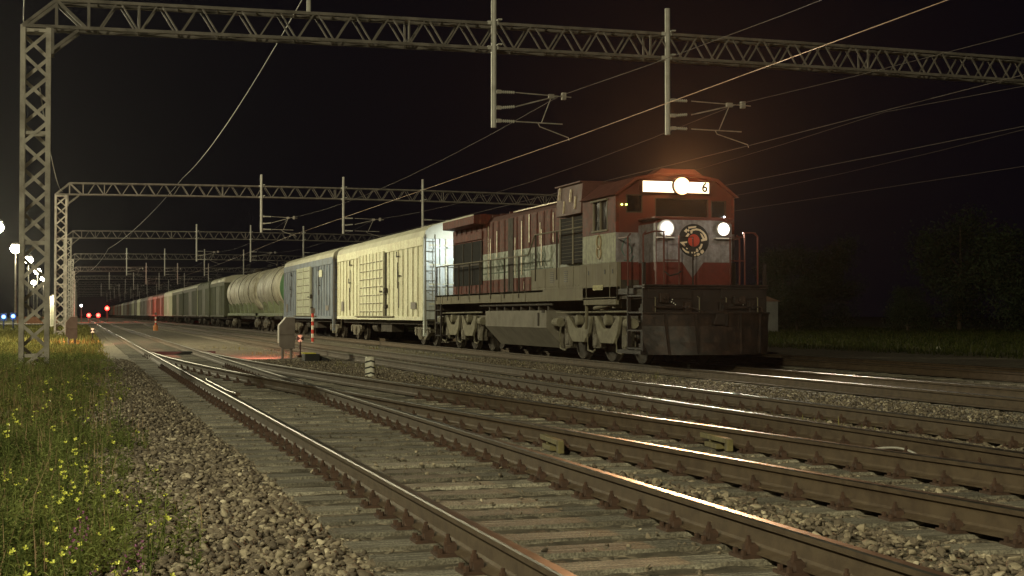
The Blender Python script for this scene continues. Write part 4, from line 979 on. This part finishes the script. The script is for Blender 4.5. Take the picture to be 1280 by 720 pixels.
def tank(y0, Ln, label, bands, R=1.55, endg=True):
    r = thing('tank_wagon', label, 'tank wagon', (TT, y0, 0), 'freight wagons coupled behind the locomotive')
    cz = 2.83; n = 40
    mb = MB(); mb.lathe([(0,.25),(R*.55,.32),(R*.85,.5),(R,.8),(R,Ln-.8),(R*.85,Ln-.5),(R*.55,Ln-.32),(0,Ln-.25)], (0,0,cz), 'y', n); tb = mb.build('barrel', M['tankcream'], r, smooth=True)
    if endg:
        mb = MB(); mb.lathe([(0,.235),(R*.55,.305),(R*.85,.485),(R+.004,.79),(R+.004,.85)], (0,0,cz), 'y', n); mb.build('end_cap', M['tankgreen'], tb, smooth=True)
    for k, y in enumerate(bands):
        mb = MB(); mb.lathe([(R+.001,y-.07),(R+.025,y-.07),(R+.025,y+.07),(R+.001,y+.07)], (0,0,cz), 'y', n); mb.build('strap', M['dark'] if k % 2 == 0 else M['tankcream'], tb)
    mb = MB(); mb.lathe([(.35,cz+R-.05),(.35,cz+R+.22),(.3,cz+R+.28),(0,cz+R+.3)], (0,Ln/2,0), 'z', 20); mb.box(-.5,.5,Ln/2-1,Ln/2+1,cz+R+.02,cz+R+.06)
    for x in (-.8,.8): mb.tube([(x,Ln/2-1,cz+R-.2),(x,Ln/2-1,cz+R+.6),(x,Ln/2+1,cz+R+.6),(x,Ln/2+1,cz+R-.2)], .02, 6)
    mb.build('hatch', M['dark'], r)
    mb = MB(); mb.box(-1.4,-1.25,.0,Ln,1.06,1.24); mb.box(1.25,1.4,0,Ln,1.06,1.24); mb.box(-1.4,1.4,0,.15,1.0,1.26); mb.box(-1.4,1.4,Ln-.15,Ln,1.0,1.26)
    for y in np.arange(2.0,Ln-1,2.6): mb.prism([(-1.35,1.24),(1.35,1.24),(1.45,2.0),(1.3,2.0),(.9,1.5),(-.9,1.5),(-1.3,2.0),(-1.45,2.0)],'y',y,y+.3)
    mb.build('frame', M['frame_green'], r)
    mb = MB(); mb.box(-.3,.3,0,Ln,.75,1.1); mb.build('centre_sill', M['dark'], r)
    bogies(r, Ln, (2.0,)); couplers(r, Ln)
tank(84.9, 13.2, 'grimy cream tank wagon with a green end, next after the blue boxcar', [4.6, 9.0])
tank(99.2, 19.2, 'long dirty brown-cream tank wagon, second of the two tank wagons', [3.2,6.4,9.6,12.8,16], endg=False)
far = [(119.6,13.2,'dgreen','car_roof','dark green boxcar right behind the tank wagons'),(134.0,13.4,'dgreen','dgreen','second dark green boxcar behind the tank wagons'),
 (148.6,19.4,'dgreen','car_roof','dark olive boxcar with a pale end, third behind the tank wagons'),(169.2,19.0,'dgreen','car_roof','dark olive boxcar just before the pale cream one'),
 (189.4,18.0,'pale','pale','pale cream boxcar among dark ones, far down the train'),(208.6,15,'wred','wbrown','bright red boxcar just beyond the pale cream one'),(224.8,15,'wred','wbrown','second red boxcar beyond the pale cream one')]
for y0, Ln, mm, rr, lab in far:
    boxcar(y0, Ln, M[mm], M[rr], M['pale'] if y0 in (148.6, 189.4) else M[mm], lab, near=False)
seq = ['wgrey','wgrey','wgrey','pale','wgrey','pale','wgrey','wbrown','wgrey','wgrey','pale','wbrown','wgrey','wbrown','wgrey','wgrey','wred','wbrown','wgrey','wgrey','wbrown','wgrey']
nm = {'wgrey':'grey','pale':'whitish','wbrown':'brown','wred':'red'}; cnt = {}
protos = {}
y0 = 241.0; k = 10
ords = lambda n: {1:'1st',2:'2nd',3:'3rd'}.get(n if n < 20 else n % 10, '%dth' % n) if n not in (11,12,13) else '%dth' % n
ords = lambda n: ('%d' % n) + ('th' if 10 <= n % 100 <= 20 else {1:'st',2:'nd',3:'rd'}.get(n % 10, 'th'))
k = 12
for q in seq:
    lab = '%s boxcar far down the train, %s wagon counted from the locomotive' % (nm[q], ords(k))
    if q not in protos: protos[q] = boxcar(y0, 15.2, M[q], M[q], M[q], lab, near=False)
    else:
        c = copy_tree(protos[q]); c.location.y = y0; c['label'] = lab
    y0 += 16.4; k += 1
tail_y = y0

# ------------------------------------------------------------------ yard lamps
def lamp_head_meshes():
    a = MB(); b = MB()
    a.lathe([(.1,-.35),(.16,-.3),(.16,.25),(.06,.35)], (0,0,0), 'z', 12); n = 8
    a.tube([(.45*math.cos(2*PI*i/n), .45*math.sin(2*PI*i/n), 0) for i in range(n+1)], .035, 6, caps=False)
    for i in range(n):
        t = 2*PI*i/n; c, d = math.cos(t), math.sin(t); a.bar((.1*c,.1*d,0),(.45*c,.45*d,0),.04)
        p = Vector((.6*c,.6*d,-.05)); q = Vector((.86*c,.86*d,-.22)); r_ = Vector((.93*c,.93*d,-.27))
        a.tube([p, q], [.12,.23], 10); b.tube([q+(q-p)*.02, q+(q-p)*.06], .215, 12)
    return a.mesh('lamp_head', M['galv'], False), b.mesh('lamp_lens', M['lens'])
LH, LL = lamp_head_meshes()
_g = MB(); _g.lathe([(0,.35),(.35,.3),(.55,.12),(.62,0),(.55,-.0)], (0,0,.5), 'z', 16); _g.tube([(0,0,-.3),(0,0,.6)], .08, 8); GH = _g.mesh('lantern_cap', M['galv'])
_g = MB(); _g.lathe([(.02,.46),(.4,.42),(.62,.22),(.72,-.05),(.62,-.35),(.4,-.58),(.02,-.68)], (0,0,0), 'z', 20); GL = _g.mesh('lantern_globe', M['lens'], True)  # round glowing globe, shaped and sized for the bloom of the far lamps
def pole_mesh(h):
    mb = MB(); mb.tube([(0,0,-.6),(0,0,h*.5),(0,0,h-.2)], [.19,.14,.09], 10); mb.box(-.35,.35,-.35,.35,-.5,-.12); mb.box(-.14,.14,-.26,-.16,.6,1.3); return mb.mesh('pole', M['galv'])
P12, P22 = pole_mesh(12), pole_mesh(22)
yl = ['tall yard floodlight mast behind the camera','yard lamp mast just left of the flowers, out of the picture','yard lamp mast left of the grass, out of the picture','yard lamp mast further left of the tracks, out of the picture',
 'yard lamp cut by the left edge of the picture, highest of the glowing row','large glowing yard lamp, second from the left edge','glowing yard lamp seen through the lattice mast, upper one','glowing yard lamp seen through the lattice mast, lower and further','small glowing yard lamp right of the nearest lattice mast','furthest small glowing yard lamp seen through the lattice mast']
for (x, y, h, W_, c), lab in zip(YARD, yl):
    r = thing('yard_lamp', lab, 'lamp mast', (x, y, 0), 'yard lamps in a row on the left')
    link('pole', P22 if h > 15 else P12, r); hd = link('lamp_head', LH if y < 100 else GH, r, (0,0,h)); link('lamp_lens', LL if y < 100 else GL, hd)
    if y > 100: hd.scale = (1.2,1.2,1.2)
    lamp('yard_lamp_light', 'POINT', (0,0,h-.75), W_, c, .5, r)
# locomotive lamps
lamp('headlight_beam', 'SPOT', (.04, CY0-.42, 4.13), HEADLIGHT_W, (1,.44,.15), .16, loco, aim=(-.44,-1,.17), spot=50, blend=1.0)
for x in (-.74,.66): lamp('ditch_beam', 'SPOT', (x, NY0-.25, 3.08), DITCH_W, (1,.9,.7), .14, loco, aim=(0,-1,-.1), spot=120, blend=.9)
lamp('headlight_spill', 'POINT', (.04, CY0-.62, 4.15), 26, (1,.42,.14), .12, loco)  # added point light ahead of the lens, brightens the cab front
for x in (-.74,.66): lamp('ditch_spill', 'POINT', (x, NY0-.42, 3.1), 3.2, (1,.86,.68), .08, loco)  # added points ahead of the ditch lenses, brighten the nose
lamp('rear_beam', 'SPOT', (-.3, H1+.3, 3.85), REAR_W, (.85,.97,1.0), .12, loco, aim=(-.22,1,-.25), spot=75, blend=.9)

# ------------------------------------------------------------------ signals and markers
def dwarf_signal(x, y, label, facing=1, watts=0, ax=-.32, red=True, group='low shunting signals'):
    r = thing('dwarf_signal', label, 'dwarf signal', (x, y, 0), group, 0 if facing > 0 else PI)
    mb = MB(); mb.prism([(-.235,.55),(.235,.55),(.235,1.06),(-.03,1.06),(-.235,.82)], 'y', -.14, .14); mb.prism([(-.22,.22),(-.12,.12),(.235,.12),(.235,.53),(-.235,.53),(-.235,.3)], 'y', -.13, .13)
    mb.box(-.22,.22,-.12,.12,.53,.55)
    for z in (.2,.46): mb.box(-.16,-.13,-.15,-.13,z,z+.03); mb.box(.16,.19,-.15,-.13,z,z+.03)
    h = mb.build('housing', M['cabinet'], r, bevel=.012)
    mb = MB(); mb.bar((-.24,0,.3),(-.24,0,.82),.012,.3); mb.bar((-.24,0,.82),(-.03,0,1.066),.3,.012); mb.bar((-.03,0,1.066),(.235,0,1.066),.3,.012); mb.build('edge_trim', M['edge'], h)
    mb = MB(); mb.tube([(0,.14,.78),(0,.34,.80)], .12, 14, caps=False); mb.tube([(0,.14,.40),(0,.32,.42)], .10, 14, caps=False); mb.build('lamp_hood', M['black'], r)
    mb = MB(); mb.lathe([(.10,.145),(.10,.165)], (0,0,.78), 'y', 16); mb.build('signal_lens', M['lens_red'] if red else M['lens_blue'], r)
    mb = MB(); mb.tube([(-.12,0,-.4),(-.12,0,.14)], .04, 8); mb.tube([(.14,0,-.4),(.14,0,.14)], .04, 8); mb.box(-.22,.24,-.15,.15,-.3,-.17); mb.build('pedestal', M['cabinet'], r)
    if watts: lamp('red_light', 'SPOT', (0,.42,.78), watts, (1,.26,.19), .08, r, aim=(ax,1,-.12), spot=80, blend=.9)
    return r
dwarf_signal(5.95, 42.1, 'low grey signal box seen from behind, beside the curved switch', 1, RED_W)
dwarf_signal(-.3, 62.5, 'low grey signal box seen from behind, at the foot of the second lattice mast', 1, RED_W*.5, .12)
def red_signal(x, y, z, label, lens='lens_red', watts=30, col_=(1,.06,.04), cat='signal', R=.2):
    r = thing('signal_lamp', label, cat, (x, y, 0), 'distant signal lights')
    mb = MB(); mb.tube([(0,0,-.4),(0,0,z-.1)], .06, 8); mb.box(-.24,.24,.0,.2,z-.3,z+.3); mb.build('signal_post', M['black'], r)
    mb = MB(); mb.lathe([(R,-.04),(R*.8,-.1),(0,-.13)], (0,0,z), 'y', 16); mb.build('signal_lens', M[lens], r)
    if watts: lamp('signal_light', 'POINT', (0,-.5,z), watts, col_, .1, r)
red_signal(1.6, 250, 1.0, 'left red light of the low pair at the vanishing point', R=.34, watts=500)
red_signal(3.15, 250, 1.0, 'right red light of the low pair at the vanishing point', R=.34, watts=500)
red_signal(4.6, 250, 2.2, 'highest red light near the end of the train', R=.36, watts=700)
red_signal(.35, 250, 2.65, 'small white signal light just left of the red lights', 'lens_white', 40, (.9,1,.95), R=.2)
for x, lab in ((-6.6,'blue ground light cut by the left edge'),(-6.05,'middle one of the three blue ground lights'),(-5.3,'right one of the three blue ground lights')):
    red_signal(x, 125, .95+.06*(x+6), lab, 'lens_blue', 40, (.2,.4,1), R=.16)
# white kiosk, with a lamp arm and spot added to brighten it
ki = thing('relay_kiosk', 'narrow white kiosk brightly lit beside the second lattice mast', 'kiosk', (-2.55, 150, 0))
mb = MB(); mb.box(-.28,.28,-.4,.4,-.4,2.9); mb.box(-.33,.33,-.45,.45,2.9,3.0); kb = mb.build('kiosk_body', M['white'], ki, bevel=.02)
mb = MB(); mb.box(-.2,.2,-.42,-.4,.1,2.2); mb.build('kiosk_door', M['car_door'], kb)
mb = MB(); mb.bar((-.28,-.2,2.3),(-.75,-.2,2.3),.06); mb.bar((-.7,-.2,2.3),(-.7,-.2,1.8),.08); mb.box(-.85,-.55,-.3,-.1,1.5,1.85); mb.build('side_bracket', M['white'], ki)
mb = MB(); mb.bar((0,-.4,3.0),(0,-1.3,3.15),.05); mb.box(-.15,.15,-1.5,-1.2,3.05,3.2); mb.build('lamp_arm', M['galv'], ki)  # added arm that carries the spot below
lamp('kiosk_light', 'SPOT', (0,-1.6,3.0), 420, (1,.85,.55), .1, ki, aim=(0,1,-1.0), spot=120)  # added spot, makes the kiosk front bright
mb = MB(); mb.box(-8.6,-3.0,0,.3,-.4,.75); mb.box(-8.7,-2.9,-.05,.35,.75,.82)
o = mb.build('low_wall', mat('brick_wall_orange', (.42,.2,.11), .85, 0, noise=(1.2,(.28,.13,.08),.8))); o.location = (0,215,0); tag(o, 'low orange brick wall far off behind the lattice masts', 'wall')  # orange lamplight is put into the wall colour

def indicator(x, y, label):
    r = thing('switch_indicator', label, 'switch indicator', (x, y, 0), 'round switch indicators')
    mb = MB(); mb.tube([(0,0,-.3),(0,0,.3)], .025, 8); mb.box(-.1,.1,-.1,.1,-.26,-.15); mb.build('stem', M['black'], r)
    mb = MB(); n = 24
    for k in range(4):
        a0 = PI/4+k*PI/2; pts = [(0,.38)]+[(.115*math.cos(a0+PI/2*i/6), .38+.115*math.sin(a0+PI/2*i/6)) for i in range(7)]
        mb.prism(pts, 'y', -.02, .02, k % 2)
    mb.build('disc', [M['white'], M['black']], r)
    return r
indicator(6.8, 45, 'round black and white switch indicator right of the grey signal box')
indicator(.62, 70, 'round black and white switch indicator by the left edge of the nearest track')
r = thing('relay_box', 'low black box with a yellow lid beside the grey signal box', 'trackside box', (6.3, 40.3, 0))
mb = MB(); mb.box(-.12,.32,-.3,.3,-.24,.02); mb.prism([(.32,-.22),(.75,-.22),(.6,-.12),(.32,-.03)], 'y', -.1, .1); mb.build('case', M['black'], r, bevel=.02)
mb = MB(); mb.box(-.14,.2,-.31,.31,.022,.05); mb.build('lid', M['yellow'], r, bevel=.006)
def striped_post(x, y, h, rr, label, base=None):
    r = thing('striped_post', label, 'marker post', (x, y, 0), 'red and white striped posts')
    mb = MB(); n = int(h/.16)
    for k in range(n): mb.lathe([(rr,-.2+k*h/n),(rr,-.2+(k+1)*h/n)], (0,0,0), 'z', 12, k % 2)
    mb.build('shaft', [M['white'], M['red']], r)
    mb = MB(); mb.box(-.09,.09,-.08,.08,-.2+h,h+.02); mb.build('cap', M['wgrey'], r, bevel=.01)
    if base: mb = MB(); mb.lathe([(.22,-.3),(.2,.15),(.08,.3)], (0,0,0), 'z', 14); mb.build('foot', base, r)
striped_post(9.6, 60, 1.4, .055, 'thin red and white post in front of the blue boxcar')
M['orange'] = mat('orange_paint', (.55,.22,.08), .6)
striped_post(6.2, 122, 1.3, .07, 'distant red and white post on an orange foot in front of the far wagons', M['orange'])
r = thing('fouling_marker', 'short white post with black chevrons between the tracks', 'marker post', (6.07, 30.1, 0))
mb = MB(); mb.lathe([(.105,-.4),(.105,.20),(.09,.225),(0,.23)], (0,0,0), 'z', 24); mp_ = mb.build('shaft', M['white'], r)
mb = MB(); n = 16
for z in (.13,-.0,-.13):
    for i in range(n):
        a0 = -PI + PI*i/n; a1 = -PI+PI*(i+1)/n; f_ = lambda a: z+.0 - .035*abs(math.cos(a))*1.0
        vs = [(.108*math.cos(a), .108*math.sin(a), f_(a)+q) for a in (a0,a1) for q in (0,.035)]
        mb.add(vs, [(0,2,3,1)])
mb.build('chevron', M['black'], mp_)
mb = MB(); mb.add([(0,0,0),(.22,.05,.01),(.25,.2,.09),(.02,.16,.05)], [(0,1,2,3)]); mb.add([(.0,0,.012),(.22,.05,.022),(.25,.2,.1),(.02,.16,.06)], [(3,2,1,0)])
o = mb.build('paper_scrap', M['white']); o.location = (32.2,47.6,GZ+.02); tag(o, 'white scrap of paper on the dark grass at the right', 'litter')

# ------------------------------------------------------------------ vegetation
def blades(name, label, pts, hts, m, wid=.006, lean=.35, leafy=0):
    n = len(pts); V = []; F = []; k = 0
    V = np.zeros((n, 5, 3)); a = np.random.uniform(0, 2*PI, n); ln = np.random.uniform(0, lean, n)
    dx, dy = np.cos(a), np.sin(a); px, py = -dy, dx; w = wid*np.random.uniform(.6,1.5,n)
    for j, (t, ww) in enumerate(((0,1),(0,-1),(.55,.8),(.55,-.8),(1,0))):
        out = ln*hts*t*t
        V[:,j,0] = pts[:,0]+dx*out+px*w*ww; V[:,j,1] = pts[:,1]+dy*out+py*w*ww; V[:,j,2] = pts[:,2]+hts*t*(1-.25*ln*t)
    base = (np.arange(n)*5)[:,None]
    q = base+np.array([[0,1,3,2]]); t_ = base+np.array([[2,3,4]])
    me = D.meshes.new(name); me.vertices.add(n*5); me.vertices.foreach_set('co', V.reshape(-1))
    idx = np.concatenate([q, t_], 1).reshape(-1).astype(np.int32); me.loops.add(len(idx)); me.loops.foreach_set('vertex_index', idx)
    st = np.stack([np.arange(n)*7, np.arange(n)*7+4], 1).reshape(-1).astype(np.int32); tot = np.tile([4,3], n).astype(np.int32)
    me.polygons.add(2*n); me.polygons.foreach_set('loop_start', st); me.polygons.foreach_set('loop_total', tot); me.update(); me.materials.append(m)
    return tag(link(name, me), label, None, kind='stuff')
def gz(x, y):
    return GZ + (.05*math.sin(x*1.9+y*.7)*math.sin(y*.43)*min(1,(1.0-x)/1.5) if -16 < x < 1 and -10 < y < 60 else 0)
def field(n, x0, x1, y0, y1, edge):
    P = []
    while len(P) < n:
        x = random.uniform(x0,x1); y = random.uniform(y0,y1); c = math.sin(x*2.3+y*1.1)*math.sin(y*1.7-x)+random.uniform(-.6,1.3)
        if x > edge(y)+random.gauss(0,.2) or c < .0+.3*math.sin(x*5.1+1.3*math.sin(y*3.1)): continue
        if (abs(x+1.1) < .5 and abs(y-38) < .4): continue
        if y > 30 and y < 72 and x < -3.6: continue
        P.append((x, y, gz(x,y)-.01))
    return np.array(P)
EDGE = lambda y: (.30 + .16*math.sin(y*.9)+.1*math.sin(y*2.3)) + (.2 if y > 25 else 0)
p = field(62000, -3.2, .75, 4.5, 22, EDGE); blades('grass', 'dense green grass and weeds beside the nearest track', p, np.random.gamma(4,.018,len(p))+.02, M['weed'], .0045, .9)
p = field(60000, -6, 1.0, 22, 62, EDGE); blades('grass', 'green weeds around the foot of the nearest lattice mast', p, np.random.gamma(4,.022,len(p))+.03, M['weed'], .010, .8)
p = field(14000, -4, .8, 4.5, 40, EDGE); blades('dry_grass', 'dry brown stalks among the green weeds', p, np.random.gamma(5,.035,len(p))+.05, M['dry'], .003, .5)
p = np.array([(random.uniform(-9,1.0), random.uniform(60,170), GZ) for _ in range(30000)]); p = p[~((p[:,0]<-3.6)&(p[:,1]<72))]
blades('grass', 'bright lamplit grass beyond the nearest lattice mast', p, np.random.gamma(4,.035,len(p))+.04, M['weed'], .022, .6)
p = np.array([(random.uniform(27.5,75), random.uniform(34,125), GZ) for _ in range(60000)])
M['weed3'] = leafy('far_grass', (.022,.032,.01), (.07,.075,.024), 1.2, .3)  # darker copy of the weed colour, weaker lamplight painted in
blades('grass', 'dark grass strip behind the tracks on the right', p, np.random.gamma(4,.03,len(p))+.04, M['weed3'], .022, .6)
# sparse tufts between the rails
p = np.array([q for q in [(random.uniform(4.6,12), random.uniform(14,60), GZ+.02) for _ in range(5000)] if near_rail(q[0],q[1]) > .2 and math.sin(q[0]*1.3+q[1]*.4)*math.sin(q[1]*.31) > .45])
blades('tufts', 'sparse grass tufts growing through the ballast', p, np.random.gamma(3,.02,len(p))+.02, M['weed'], .006, .8)
# leafy weeds (forbs): stems with many small lance leaves, uncountable
def forb_field(n, x0, x1, y0, y1, hs_, sc_=1.):
    mb_v = []; mb_f = []
    pts = field(n, x0, x1, y0, y1, EDGE)
    for (x, y, z) in pts:
        h = random.uniform(*hs_); lx, ly = random.gauss(0,.12)*h, random.gauss(0,.12)*h; nl = random.randint(9,16)
        o = len(mb_v); w_ = .003*sc_
        mb_v += [(x-w_,y,z),(x+w_,y,z),(x+lx,y+ly,z+h)]; mb_f.append((o,o+1,o+2))
        for k in range(nl):
            t = (k+.5)/nl; a = k*2.4+random.uniform(-.4,.4); L_ = random.uniform(.03,.065)*(1.25-t*.6)*sc_; bx, by, bz = x+lx*t, y+ly*t, z+h*t
            c, d = math.cos(a), math.sin(a); up = random.uniform(.1,.8)*L_; ww = L_*.2
            o = len(mb_v)
            mb_v += [(bx,by,bz),(bx+c*L_*.5-d*ww,by+d*L_*.5+c*ww,bz+up*.7),(bx+c*L_,by+d*L_,bz+up*.8),(bx+c*L_*.5+d*ww,by+d*L_*.5-c*ww,bz+up*.6)]
            mb_f.append((o,o+1,o+2,o+3))
    me = D.meshes.new('weeds'); me.from_pydata(mb_v, [], mb_f); me.materials.append(M['weed2'])
    return tag(link('weeds', me), 'leafy green weeds along the edge of the stones', None, kind='stuff')
M['weed2'] = leafy('weed_leaf', (.07,.095,.03), (.27,.31,.10), 2.4, .4)
forb_field(7500, -2.6, .7, 4.6, 16, (.08,.30), 1.1); forb_field(3800, -4.5, .9, 16, 45, (.12,.38), 1.5)
# individual yellow wildflowers
def flower_plant(kind):
    r = thing('wildflower', '', 'wildflower', (0,0,0)); st = MB(); h = random.uniform(.30,.48); tips = []
    nb = random.randint(1,3)
    for b in range(nb):
        a = random.uniform(0,2*PI); sp = random.uniform(.02,.10); top = Vector((sp*math.cos(a), sp*math.sin(a), h*random.uniform(.8,1.05)))
        base = Vector((0,0,h*random.uniform(0,.4) if b else 0)); mid = base.lerp(top,.5)+Vector((0,0,-.01)); st.tube([base, mid, top], [.004,.0035,.002], 4); tips.append(top)
        for k in range(8):
            t = random.uniform(.15,.95); p0 = base.lerp(top,t); an = random.uniform(0,2*PI); L_ = random.uniform(.04,.09)*(1.1-t*.6); c, d = math.cos(an), math.sin(an)
            st.add([p0, p0+Vector((c*L_*.5-d*L_*.13, d*L_*.5+c*L_*.13, L_*.35)), p0+Vector((c*L_,d*L_,L_*.3)), p0+Vector((c*L_*.5+d*L_*.13, d*L_*.5-c*L_*.13, L_*.3))], [(0,1,2,3)])
    st.build('stem', M['weed2'], r)
    for tp in tips:
        fl = MB()
        for q in range(random.randint(1,2) if kind == 'y' else 9):
            ctr = tp + (Vector((random.uniform(-.03,.03), random.uniform(-.03,.03), random.uniform(-.02,.025))) if kind == 'y' else Vector((random.gauss(0,.012), random.gauss(0,.012), -q*.014)))
            R_ = random.uniform(.009,.016) if kind == 'y' else .009
            tx = random.uniform(-.6,.6); ty = random.uniform(-1.1,.1); rot = Matrix.Rotation(tx,3,'Y') @ Matrix.Rotation(-ty,3,'X')
            for k in range(4):
                a = k*PI/2+random.uniform(-.1,.1)
                loc = [Vector((0,0,0)), Vector((R_*.7*math.cos(a-.55),R_*.7*math.sin(a-.55),.004)), Vector((R_*math.cos(a-.3),R_*math.sin(a-.3),.008)), Vector((R_*math.cos(a+.3),R_*math.sin(a+.3),.008)), Vector((R_*.7*math.cos(a+.55),R_*.7*math.sin(a+.55),.004))]
                fl.add([ctr + rot @ v for v in loc], [(0,1,2,3,4)])
        fl.build('flower', M['petal'] if kind == 'y' else M['purple'], r)
    return r
PROTO = [flower_plant('y') for _ in range(7)]; used = set()
PUR = [flower_plant('p') for _ in range(2)]
def unpx(x, y, z):
    fw = 1748*(1.155-z)/(y-393.); u = (x-640)/1748.; t = (.2957+u*.955)/(.955-u*.2957); Z = fw/(t*.2957+.955); return t*Z, Z
FL = [(23,598,'yellow wildflower alone at the left edge'),(113,583,'tall yellow wildflower in front of the stones, upper middle'),(48,634,'full clump of yellow blossoms near the left edge'),(84,640,'single yellow blossom right of the full clump'),(133,647,''),(186,649,'bright yellow wildflower at the edge of the stones'),(202,638,'branching yellow wildflower leaning over the stones'),
 (222,707,'brightest yellow wildflower at the bottom edge, beside the stones'),(156,702,''),(39,706,'yellow wildflower at the bottom left corner'),(20,669,''),(2,672,''),(71,605,''),(134,610,''),(104,614,''),(178,590,'pale yellow wildflower standing among the stones'),(67,677,''),(175,700,''),(4,631,''),
 (127,493,''),(83,481,''),(52,487,''),(21,543,''),(113,520,''),(153,481,''),(150,500,''),(128,508,''),(76,530,''),(99,560,''),(118,628,''),(60,560,''),(36,520,''),(140,555,''),(90,600,''),(160,530,''),(10,560,''),(64,500,''),(110,470,''),(30,478,''),(142,466,'')] + [(random.uniform(2,205) if yy > 590 else random.uniform(2,150), yy, '') for yy in [random.uniform(470,715) for _ in range(38)]]
for (x, y, lab) in FL:
    i = random.randrange(7); src = PROTO[i]
    if i in used: src = copy_tree(src)
    else: used.add(i)
    X, Y = unpx(x, y, GZ+.34); src.location = (X, Y, gz(X,Y)-.02); src.rotation_euler.z = random.uniform(-1,1)
    f = random.uniform(.85,1.1) * (1.15 if y < 560 else 1); src.scale = (f,f,f)
    src['label'] = lab or 'small yellow wildflower among the green weeds by the stones'; src['group'] = 'yellow wildflowers in the weeds'
for i in range(7):
    if i not in used:
        for ch in list(PROTO[i].children): D.objects.remove(ch)
        D.objects.remove(PROTO[i])
for k, (x, y) in enumerate([(103,660),(94,668),(140,695),(185,700),(128,714),(110,655)]):
    src = PUR[k] if k < 2 else copy_tree(PUR[k % 2])
    X, Y = unpx(x, y, GZ+.3); src.location = (X, Y, gz(X,Y)-.02); src.rotation_euler.z = k
    src['label'] = 'purple wildflower spike among the weeds at the bottom left'; src['group'] = 'purple wildflowers in the weeds'

# trees behind the yard on the right
def tree_meshes(seed, H, W_, nl):
    rnd = np.random.RandomState(seed); t = MB(); t.tube([(0,0,-.3),(.1,0,H*.25),(0,.1,H*.5),(.1,.1,H*.8)], [.22,.17,.11,.04], 8)
    cl = []
    for k in range(26):
        a = rnd.uniform(0,2*PI); zz = H*rnd.uniform(.12,.95); rr = W_*math.sqrt(max(.05,1-((zz/H-.45)/.6)**2))*rnd.uniform(.35,1); c = Vector((rr*math.cos(a), rr*math.sin(a), zz)); cl.append(c)
        if k % 2 == 0: b = Vector((.05,.05,max(.4,zz*.7))); t.tube([b, b.lerp(c,.5)+Vector((0,0,.1)), c], [.07,.04,.015], 5)
    n = nl; ci = rnd.randint(0,26,n); cc = np.array([list(c) for c in cl])[ci]; P_ = cc+rnd.normal(size=(n,3))*np.array([.62,.62,.48])*(W_/3.)
    P_[:,2] = np.maximum(P_[:,2], .1)
    s_ = rnd.uniform(.07,.15,n); A_ = rnd.normal(size=(n,3)); A_ /= np.linalg.norm(A_,axis=1)[:,None]; B_ = np.cross(A_, rnd.normal(size=(n,3))); B_ /= np.linalg.norm(B_,axis=1)[:,None]
    V = np.stack([P_-A_*s_[:,None], P_+B_*s_[:,None]*.5, P_+A_*s_[:,None], P_-B_*s_[:,None]*.5],1).reshape(-1,3)
    me = D.meshes.new('crown'); me.vertices.add(4*n); me.vertices.foreach_set('co', V.reshape(-1)); me.loops.add(4*n); me.loops.foreach_set('vertex_index', np.arange(4*n,dtype=np.int32))
    me.polygons.add(n); me.polygons.foreach_set('loop_start', (np.arange(n)*4).astype(np.int32)); me.polygons.foreach_set('loop_total', np.full(n,4,np.int32)); me.update(); me.materials.append(M['leafA'])
    return t.mesh('trunk', M['bark']), me
TM = [tree_meshes(1, 8, 3.4, 16000), tree_meshes(2, 6, 3.2, 13000), tree_meshes(3, 10, 3.8, 18000)]
TREES = [(69,90,1,1.25,'leafy tree at the right edge, faintly lit'),(72,103,2,1.1,'tall dark tree standing second from the right edge'),(57,104,1,.6,'low dark bush right of the pale shed'),(60,112,0,.9,'dark tree behind the low bush'),(66,116,2,.9,'dark tree in the middle of the row on the right'),
 (54,120,0,1.1,'dark tree behind the pale shed'),(48,118,1,1.0,'dark tree just right of the locomotive'),(63,97,1,.55,'low dark bush at the edge of the grass, right of centre')]
for x, y, k, s_, lab in TREES:
    r = thing('tree' if s_ > .7 else 'bush', lab, 'tree' if s_ > .7 else 'bush', (x,y,GZ), 'trees beyond the grass on the right', random.uniform(0,6)); r.scale = (s_,)*3
    link('trunk', TM[k][0], r); link('crown', TM[k][1], r)
sh = thing('shed', 'small pale grey shed right of the locomotive', 'shed', (50.5, 99, GZ), None, -.4)
mb = MB(); mb.box(-1.7,1.7,-1.5,1.5,0,2.4); sw = mb.build('wall', M['shed'], sh)
mb = MB(); mb.prism([(-1.9,2.38),(1.9,2.38),(0,3.1)], 'y', -1.7, 1.7); mb.build('roof', M['wbrown'], sh)
mb = MB(); mb.box(-.45,.45,-1.54,-1.5,0,2.0); dr_ = mb.build('door', M['wgrey'], sh); mb = MB(); mb.box(.3,.36,-1.6,-1.54,.95,1.05); mb.build('handle', M['black'], dr_)

# ------------------------------------------------------------------ haze
if HAZE:
    mb = MB(); mb.box(-420,420,-170,1020,-3,45); m = D.materials.new('night_haze'); m.use_nodes = True; nt = m.node_tree
    nt.nodes.remove(nt.nodes['Principled BSDF']); pv = nt.nodes.new('ShaderNodeVolumePrincipled'); pv.inputs['Density'].default_value = .00007; pv.inputs['Color'].default_value = (.9,.88,.84,1); pv.inputs['Anisotropy'].default_value = .78
    nt.links.new(pv.outputs[0], nt.nodes['Material Output'].inputs['Volume'])
    tag(mb.build('haze', m), 'thin night haze glowing around the lamps', None, kind='stuff')
